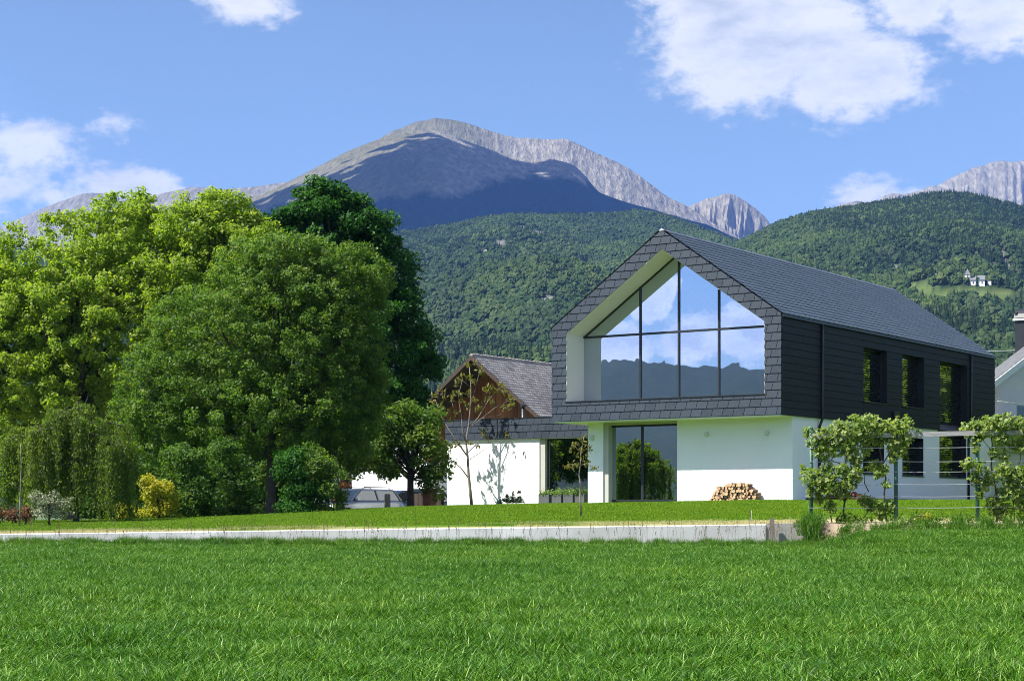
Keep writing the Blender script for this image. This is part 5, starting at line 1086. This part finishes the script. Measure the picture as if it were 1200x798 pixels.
def weeds():
    r = np.random.RandomState(77); V = []; P = []; D = []
    for i in range(26):
        x = r.uniform(948, 1200); n = r.randint(25, 70); c = at(x, 612, 42.3 + r.uniform(-.9, .5)); c.z = float(soil_z(np.array(c.x), np.array(c.y))) ; 
        P.append(np.array(c) + np.abs(r.randn(n, 3)) * np.array([.12, .1, .07]) * np.sign(r.randn(n, 1))); D.append(r.randn(n, 3))
    P = np.concatenate(P); P[:, 2] = np.abs(P[:, 2] - soil_z(P[:, 0], P[:, 1])) * 1.2 + soil_z(P[:, 0], P[:, 1]) + .03
    ob = link('weeds', leaf_mesh('weeds', P, np.concatenate(D), r, .1, up=.5, aspect=.4), M['leaf_mid']); stuff(ob); tag(ob, 'low green weeds in the soil under the vines', 'weeds')
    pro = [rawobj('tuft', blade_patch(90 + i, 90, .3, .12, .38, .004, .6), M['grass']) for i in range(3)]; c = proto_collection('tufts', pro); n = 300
    x = np.concatenate([r.uniform(7.3, 13.5, n - 40), at(948, 0, 42.3).x + r.randn(40) * .12]); y = np.concatenate([r.uniform(40.7, 41.9, n - 40), 42.1 + r.randn(40) * .15])
    ob = scatter('grass_tufts', np.stack([x, y, soil_z(x, y) - .01], 1), r.randint(0, 3, n), r.rand(n) * 6.28, np.ones((n, 3)) * r.uniform(.5, 1.1, (n, 1)), c); tag(ob, 'ragged grass tufts along the soil strip under the vines', 'grass')
    shrub('small yellow-green weed clump at the foot of the middle trellis post', 1081, 42.2, [(1081, 610, 8, 6), (1086, 607, 5, 5)], 'leaf_gold', 500, .06, 78, clump=(.05, .1), zb=-.42, name='weed_clump')
weeds()

# ------------------------------------------------------------------ things against the walls
def firewood():
    r = random.Random(12); FV = 1.03; ua = hp(833, 587, FV - .4)[0]; ub = hp(888, 587, FV - .4)[0]; W = ub - ua; rows = 7; d = W / 15.5; k = 0
    protos = []
    for i in range(6):                                            # split and round billets: bark mantle, pale cut ends
        n = 9; pr = []
        for j in range(n):
            a = 6.283 * j / n; q = .5 * (1 + r.uniform(-.12, .12)) * (1 if i % 2 else (.82 + .2 * math.cos(3 * a))); pr.append((q * math.cos(a), q * math.sin(a)))
        me = bpy.data.meshes.new('firewood_log'); L = .4
        me.from_pydata([(x * d, -L / 2, z * d) for x, z in pr] + [(x * d, L / 2, z * d) for x, z in pr], [], [tuple(range(n)), tuple(range(n, 2 * n))[::-1]] + [(j, n + j, n + (j + 1) % n, (j + 1) % n) for j in range(n)])
        me.materials.append(M['logend']); me.materials.append(M['logbark']); me.polygons.foreach_set('material_index', [0, 0] + [1] * n); me.update(); protos.append(me)
    hz = lambda t: .05 + .52 * max(0, min(1, t / .14)) ** .8 * (1 if t < .55 else 1) * (1 - max(0, (t - .78) / .24)) ** .6 - (.12 if t < .3 else 0)
    for row in range(10):
        n = 15
        for c in range(n):
            t = (c + .5 + (row % 2) * .5) / 15.5; z = d * (.5 + row * .87)
            if t > 1 or z > hz(t): continue
            u = ua + t * W + r.uniform(-.03, .03); x, y = wpos(u, FV - .27 + r.uniform(-.05, .05))
            ob = bpy.data.objects.new('firewood_log', protos[r.randrange(6)]); COL.objects.link(ob); ob.location = (x, y, ZB - .02 + z + r.uniform(-.015, .015)); ob.scale = (r.uniform(.8, 1.2), 1, r.uniform(.8, 1.2)); ob.rotation_euler = (0, r.uniform(0, 6.28), ROT + r.uniform(-.05, .05)); ob.rotation_mode = 'ZYX' if False else 'XYZ'
            tag(ob, 'split firewood log stacked against the white ground-floor wall', 'log', 'firewood logs in the stack')
firewood()
def planters():
    v = AN['wv'] - .35; r = np.random.RandomState(6)
    for i, (a, b) in enumerate(((634, 646), (649.5, 660.5), (663, 674), (676.5, 687.5))):
        u0, _ = hp(a, 585, v); u1, _ = hp(b, 585, v); x, y = wpos((u0 + u1) / 2, v); zb = float(lawn_z(np.array(x), np.array(y))); w = u1 - u0; H = .40
        lab = ('grey planter box in front of the annexe window, next to the white annexe wall', 'grey planter box in front of the annexe window, second from the white annexe wall', 'grey planter box in front of the annexe window, third from the white annexe wall', 'grey planter box in front of the annexe window, beside the white pier')[i]
        h = empty('planter', (x, y, zb), ROT, lab, 'planter', 'planters under the annexe window'); t = .025; mb = MB()
        for q in ((-w / 2, w / 2, -.2, -.2 + t), (-w / 2, w / 2, .2 - t, .2), (-w / 2, -w / 2 + t, -.2 + t, .2 - t), (w / 2 - t, w / 2, -.2 + t, .2 - t)): mb.box(q[0], q[1], q[2], q[3], 0, H)
        mb.build('box', M['planter'], h); MB().box(-w / 2 + t, w / 2 - t, -.2 + t, .2 - t, .02, H - .06).build('compost', M['mulch'], h)
        n = 420; P = np.stack([r.uniform(-w / 2, w / 2, n), r.uniform(-.22, .2, n), H - .05 + np.abs(r.randn(n)) * .12], 1); D = unit(P * np.array([1, 1, .5])); D[:, 2] = .4
        link('plants', leaf_mesh('plants', P, D, r, .085, up=.5, clump_rnd=r.uniform(-.1, .3, n) if i != 3 else -.3), M['leaf_pot'], h)
    shv = AN['wv'] - .45
    for i, (px, lab) in enumerate(((594, 'low dark evergreen shrub at the annexe wall beside the watering can'), (601, 'low dark evergreen shrub, middle of three at the annexe wall'), (608, 'low dark evergreen shrub at the annexe wall, farthest from the watering can'))):
        u, _ = hp(px, 585, shv); x, y = wpos(u, shv); Y = y; tp = (560, 573, 571)[i]
        s = Y / F; tree('dwarf_shrub', lab, x, Y, [(0, 0, .12, .24, .2, .14), (0, 0, .24, .17, .16, .12), (0, 0, .45, .05, .05, .16)], 'leaf_shrub', 1400, .05, .015, .1, seed=100 + i, clump=(.05, .09), density=.3, n_limb=6, cat='shrub', group='dwarf shrubs along the annexe wall')
    u, _ = hp(585, 585, shv); x, y = wpos(u, shv); zb = float(lawn_z(np.array(x), np.array(y))); c = empty('watering_can', (x, y, zb), ROT, 'dark green watering can standing against the annexe wall', 'watering can')
    MB().lathe([(.10, 0), (.125, .02), (.12, .2), (.095, .27), (.08, .275)], k=14).build('body', M['plastic_green'], c, (0, 0, 0), True)
    MB().tube([(-.10, 0, .06), (-.2, 0, .14), (-.28, 0, .27)], [.03, .022, .018], 8).build('spout', M['plastic_green'], c, (0, 0, 0), True); MB().lathe([(.018, 0), (.045, .03), (.045, .04)], (-.285, 0, .265), 10).build('rose', M['plastic_green'], c)
    MB().tube([(.11, 0, .06), (.2, 0, .15), (.18, 0, .29), (.06, 0, .36), (-.06, 0, .30), (-.08, 0, .26)], .013, 8).build('handle', M['plastic_green'], c, (0, 0, 0), True)
planters()
def bark_heap():
    r = np.random.RandomState(3); v, z = sp(990, 583, 1.2); x, y = wpos(1.3, v); zb = float(lawn_z(np.array(x), np.array(y))); V = []; Fc = []
    for i in range(900):
        a = r.rand() * 6.283; q = r.rand() ** .6; p = np.array([q * math.cos(a) * 1.0, q * math.sin(a) * .55, .02 + .28 * (1 - q ** 1.6) * r.rand() ** .3]); e = unit(r.randn(1, 3))[0] * .05; f = unit(np.cross(e, r.randn(3))[None])[0] * .03; g_ = unit(np.cross(e, f)[None])[0] * .008; o = len(V)
        V += [p - e - f, p + e - f, p + e + f, p - e + f, p + g_ * 2]; Fc += [(o, o + 1, o + 4), (o + 1, o + 2, o + 4), (o + 2, o + 3, o + 4), (o + 3, o, o + 4)]
    ob = link('bark_mulch_heap', npmesh('bark_mulch_heap', V, Fc), M['mulch']); ob.location = (x, y, zb); ob.rotation_euler = (0, 0, ROT); ob['kind'] = 'stuff'; tag(ob, 'low heap of red-brown bark behind the first vine', 'heap')
bark_heap()

# ------------------------------------------------------------------ cars, posts
def car(label, X, Y, zb, rz, paint, rack):
    h = empty('parked_car', (X, Y, zb), rz, label, 'car', None); Lh = 2.2
    st = [(-2.2, .45, .62, .78), (-2.12, .28, .82, .86), (-1.9, .22, .88, .92), (-1.0, .2, .98, .95), (-.6, .2, 1.0, .96), (.9, .2, 1.0, .96), (1.7, .22, 1.0, .95), (2.1, .28, .95, .9), (2.2, .4, .8, .84)]
    V = []; 
    for x, z0, z1, hw in st: V += [(x, -hw * .9, z0), (x, -hw, (z0 + z1) * .45), (x, -hw, z1 - .14), (x, -hw * .9, z1), (x, hw * .9, z1), (x, hw, z1 - .14), (x, hw, (z0 + z1) * .45), (x, hw * .9, z0)]
    n = len(st); Fc = [(i * 8 + j, i * 8 + (j + 1) % 8, (i + 1) * 8 + (j + 1) % 8, (i + 1) * 8 + j) for i in range(n - 1) for j in range(8)] + [tuple(range(8))[::-1], tuple(range(n * 8 - 8, n * 8))]
    MB().add(V, Fc).build('body', M[paint], h, (0, 0, 0), True)
    # roof shell and pillars
    lo = [(-1.05, .82), (1.95, .82)]; roofz = 1.52; rx0, rx1 = -.35, 1.6; rw = .66
    MB().add([(rx0, -rw, roofz), (rx1, -rw, roofz - .02), (rx1, rw, roofz - .02), (rx0, rw, roofz), (rx0 - .1, -rw - .04, roofz - .07), (rx1 + .1, -rw - .04, roofz - .09), (rx1 + .1, rw + .04, roofz - .09), (rx0 - .1, rw + .04, roofz - .07)], [(0, 1, 2, 3), (4, 7, 6, 5), (0, 4, 5, 1), (1, 5, 6, 2), (2, 6, 7, 3), (3, 7, 4, 0)]).build('roof', M[paint], h)
    for sg in (-1, 1):
        for (xa, za, xb, zb2) in ((-1.12, .98, rx0 - .06, roofz - .05), (.55, 1.0, .5, roofz - .05), (2.0, .98, rx1 + .06, roofz - .07)):
            MB().tube([(xa, sg * .84, za), (xb, sg * (rw + .03), zb2)], .042, 6).build('pillar', M[paint], h)
        for a, b, c, d in ((-.98, .5, rx0 + .02, .46), (.6, 1.85, .54, rx1)):
            MB().prism([(a, sg * .83, 1.0), (b, sg * .83, 1.0), (d, sg * (rw + .02), roofz - .08), (c, sg * (rw + .02), roofz - .08)], (0, 0, 0), (0, -sg * .012, 0)).build('side_window', M['carglass'], h)
        m = MB().add([(-.9, sg * .86, 1.0), (-.9, sg * 1.06, 1.0), (-.9, sg * 1.06, 1.14), (-.9, sg * .86, 1.12), (-.78, sg * .86, 1.0), (-.78, sg * 1.04, 1.0), (-.78, sg * 1.04, 1.13), (-.78, sg * .86, 1.12)], [(0, 3, 2, 1), (4, 5, 6, 7), (0, 1, 5, 4), (1, 2, 6, 5), (2, 3, 7, 6), (3, 0, 4, 7)]); m.build('mirror', M[paint], h)
        MB().add([(-2.19, sg * .52, .6), (-2.1, sg * .84, .62), (-2.02, sg * .87, .78), (-2.13, sg * .52, .76)], [(0, 1, 2, 3)]).prism([(-2.2, sg * .5, .6), (-2.12, sg * .85, .62), (-2.04, sg * .88, .78), (-2.15, sg * .5, .76)], (0, 0, 0), (.02, 0, 0)).build('headlight', M['lamp'], h)
        for x in (-1.35, 1.35):
            w = MB(); k = 16; pr = [(.2, -.1), (.33, -.1), (.34, -.06), (.34, .06), (.33, .1), (.2, .1)]
            vs = [(x + q * math.cos(6.2832 * j / k), sg * .86 + t, .34 + q * math.sin(6.2832 * j / k)) for q, t in pr for j in range(k)]
            w.add(vs, [(i * k + j, i * k + (j + 1) % k, ((i + 1) % 6) * k + (j + 1) % k, ((i + 1) % 6) * k + j) for i in range(6) for j in range(k)]); wo = w.build('wheel', M['rubber'], h, (0, 0, 0), True)
            MB().tube([(x, sg * .86 - .07, .34), (x, sg * .86 + .07, .34)], .205, 14).build('rim', M['wire'], wo)
    MB().prism([(-1.1, -.76, .99), (-1.1, .76, .99), (rx0 - .08, .62, roofz - .06), (rx0 - .08, -.62, roofz - .06)], (0, 0, 0), (.012, 0, 0)).build('windscreen', M['carglass'], h)
    MB().prism([(2.0, -.76, .99), (2.0, .76, .99), (rx1 + .08, .62, roofz - .08), (rx1 + .08, -.62, roofz - .08)], (0, 0, 0), (-.012, 0, 0)).build('rear_window', M['carglass'], h)
    MB().box(-.9, 1.7, -.7, .7, .5, .96).build('interior', M['rubber'], h)
    if rack:
        for sg in (-1, 1): MB().tube([(-.2, sg * .6, roofz), (-.1, sg * .6, roofz + .07), (1.4, sg * .6, roofz + .06), (1.5, sg * .6, roofz - .01)], .018, 6).build('roof_rail', M['dark'], h)
car('silver car with roof rails parked behind the lawn crest', at(418, 0, 81).x, 81, -.62, R(48), 'silver', True)
car('grey-green car parked beside the silver car', at(476, 0, 85).x, 85, -.66, R(24), 'greyblue', False)
def posts():
    p = at(454, 0, 74.5); zb = float(lawn_z(np.array(p.x), np.array(74.5))); o = MB().lathe([(.12, -.4), (.125, .3), (.12, at(0, 578.5, 74.5).z - zb - .04), (.10, at(0, 578.5, 74.5).z - zb)], k=10).build('wooden_post', M['oldwood'], None, (0, 0, 0)); o.location = (p.x, 74.5, zb)
    tag(o, 'short round weathered post in front of the silver car', 'post')
    p = at(503, 0, 76); zb = -.3; h = empty('brick_pillar', (p.x, 76, zb), ROT, 'red-brown pillar with pale base between the low tree and the annexe', 'pillar')
    MB().box(-.2, .2, -.2, .2, -.4, at(0, 574, 76).z - zb).build('shaft', M['redbrick'], h); MB().box(-.26, .26, -.26, .26, at(0, 574, 76).z - zb, at(0, 574, 76).z - zb + .06).build('cap', M['redbrick'], h)
    p = at(512, 0, 78.5); f = empty('board_fence', (p.x, 78.5, -.4), ROT, 'dark brown board fence closing the gap beside the annexe', 'fence')
    for i in range(9): MB().box(-1.4 + i * .2, -1.22 + i * .2, -.02 - .01 * (i % 2), .02, -.3, 1.05 + .02 * (i % 3)).build('board', M['beam'], f)
    MB().box(-1.42, .42, .022, .06, .2, .3).build('rail', M['beam'], f); MB().box(-1.42, .42, .022, .06, .8, .9).build('rail', M['beam'], f)
posts()
for i, (ya, yb, xa, xb) in enumerate(((409.5, 408, 1040, 1290), (434, 433, 1040, 1290))):
    Y = 118; a = at(xa, ya, Y); b = at(xb, yb, Y); o = MB().tube([(a.x + (b.x - a.x) * k / 16 - a.x, 0, (b.z - a.z) * k / 16 - .9 * math.sin(math.pi * k / 16) + .8 * 0) for k in range(17)], .022, 5).build('overhead_cable', M['wire']); o.location = (a.x, Y, a.z + .75)
    tag(o, ('upper', 'lower')[i] + ' thin overhead cable stretched behind the slate house', 'cable', 'overhead cables')
for o in list(COL.objects):
    if o.parent is None and o.get('kind') == 'stuff' and 'label' not in o:
        lab = {'field_grass': ('tall green grass growing over the whole field', 'grass'), 'lawn_grass': ('short bright mown lawn grass above the wall', 'grass'), 'grass_stalks': ('thin seed stalks standing before the low wall', 'grass')}.get(o.name)
        if lab: tag(o, *lab)
# ------------------------------------------------------------------ cumulus above the mountain, the one whose shade lies on the lower slopes
def overhead_cloud():
    import bmesh
    r = np.random.RandomState(17); Z = 3300; bm = bmesh.new()
    edge = [(-2900, 5500), (-2450, 5640), (-2250, 5560), (-2040, 5450), (-1850, 5600), (-1650, 5740), (-1350, 5860), (-1000, 5950), (-700, 5950), (-350, 5700), (-100, 5300)]
    ex = [e[0] for e in edge]; ey = [e[1] for e in edge]; n = 0
    while n < 420:
        x = r.uniform(-2900, -100); y1 = np.interp(x, ex, ey); rad = r.uniform(130, 260) if r.rand() < .6 else r.uniform(70, 140); y = r.uniform(3300, y1 - rad * .9 - 60)
        m = Matrix.Translation((x, y, Z + r.uniform(-60, 160))) @ Matrix.Diagonal((rad, rad, rad * .7, 1)); bmesh.ops.create_icosphere(bm, subdivisions=2, radius=1, matrix=m); n += 1
    for k in range(330):                                  # ragged rim
        x = r.uniform(-2900, -100); rad = r.uniform(20, 60); y = np.interp(x, ex, ey) + r.randn() * 110 - 20
        bmesh.ops.create_icosphere(bm, subdivisions=1, radius=1, matrix=Matrix.Translation((x, y, Z + r.uniform(-60, 100))) @ Matrix.Diagonal((rad * 1.5, rad, rad * .7, 1)))
    for v in bm.verts:
        a = fbm(np.array([v.co.x / 90]), np.array([v.co.y / 90 + v.co.z / 70]), 3)[0] - .5; v.co += Vector((a * 90, (a - .1) * 60, a * 80))
    me = bpy.data.meshes.new('cloud'); bm.to_mesh(me); bm.free(); me.polygons.foreach_set('use_smooth', [True] * len(me.polygons))
    m, nt, b = newmat('cloud_white'); b.inputs['Base Color'].default_value = (.9, .9, .9, 1); b.inputs['Roughness'].default_value = 1; b.inputs['Specular IOR Level'].default_value = 0
    struct(link('cloud', me, m))
overhead_cloud()
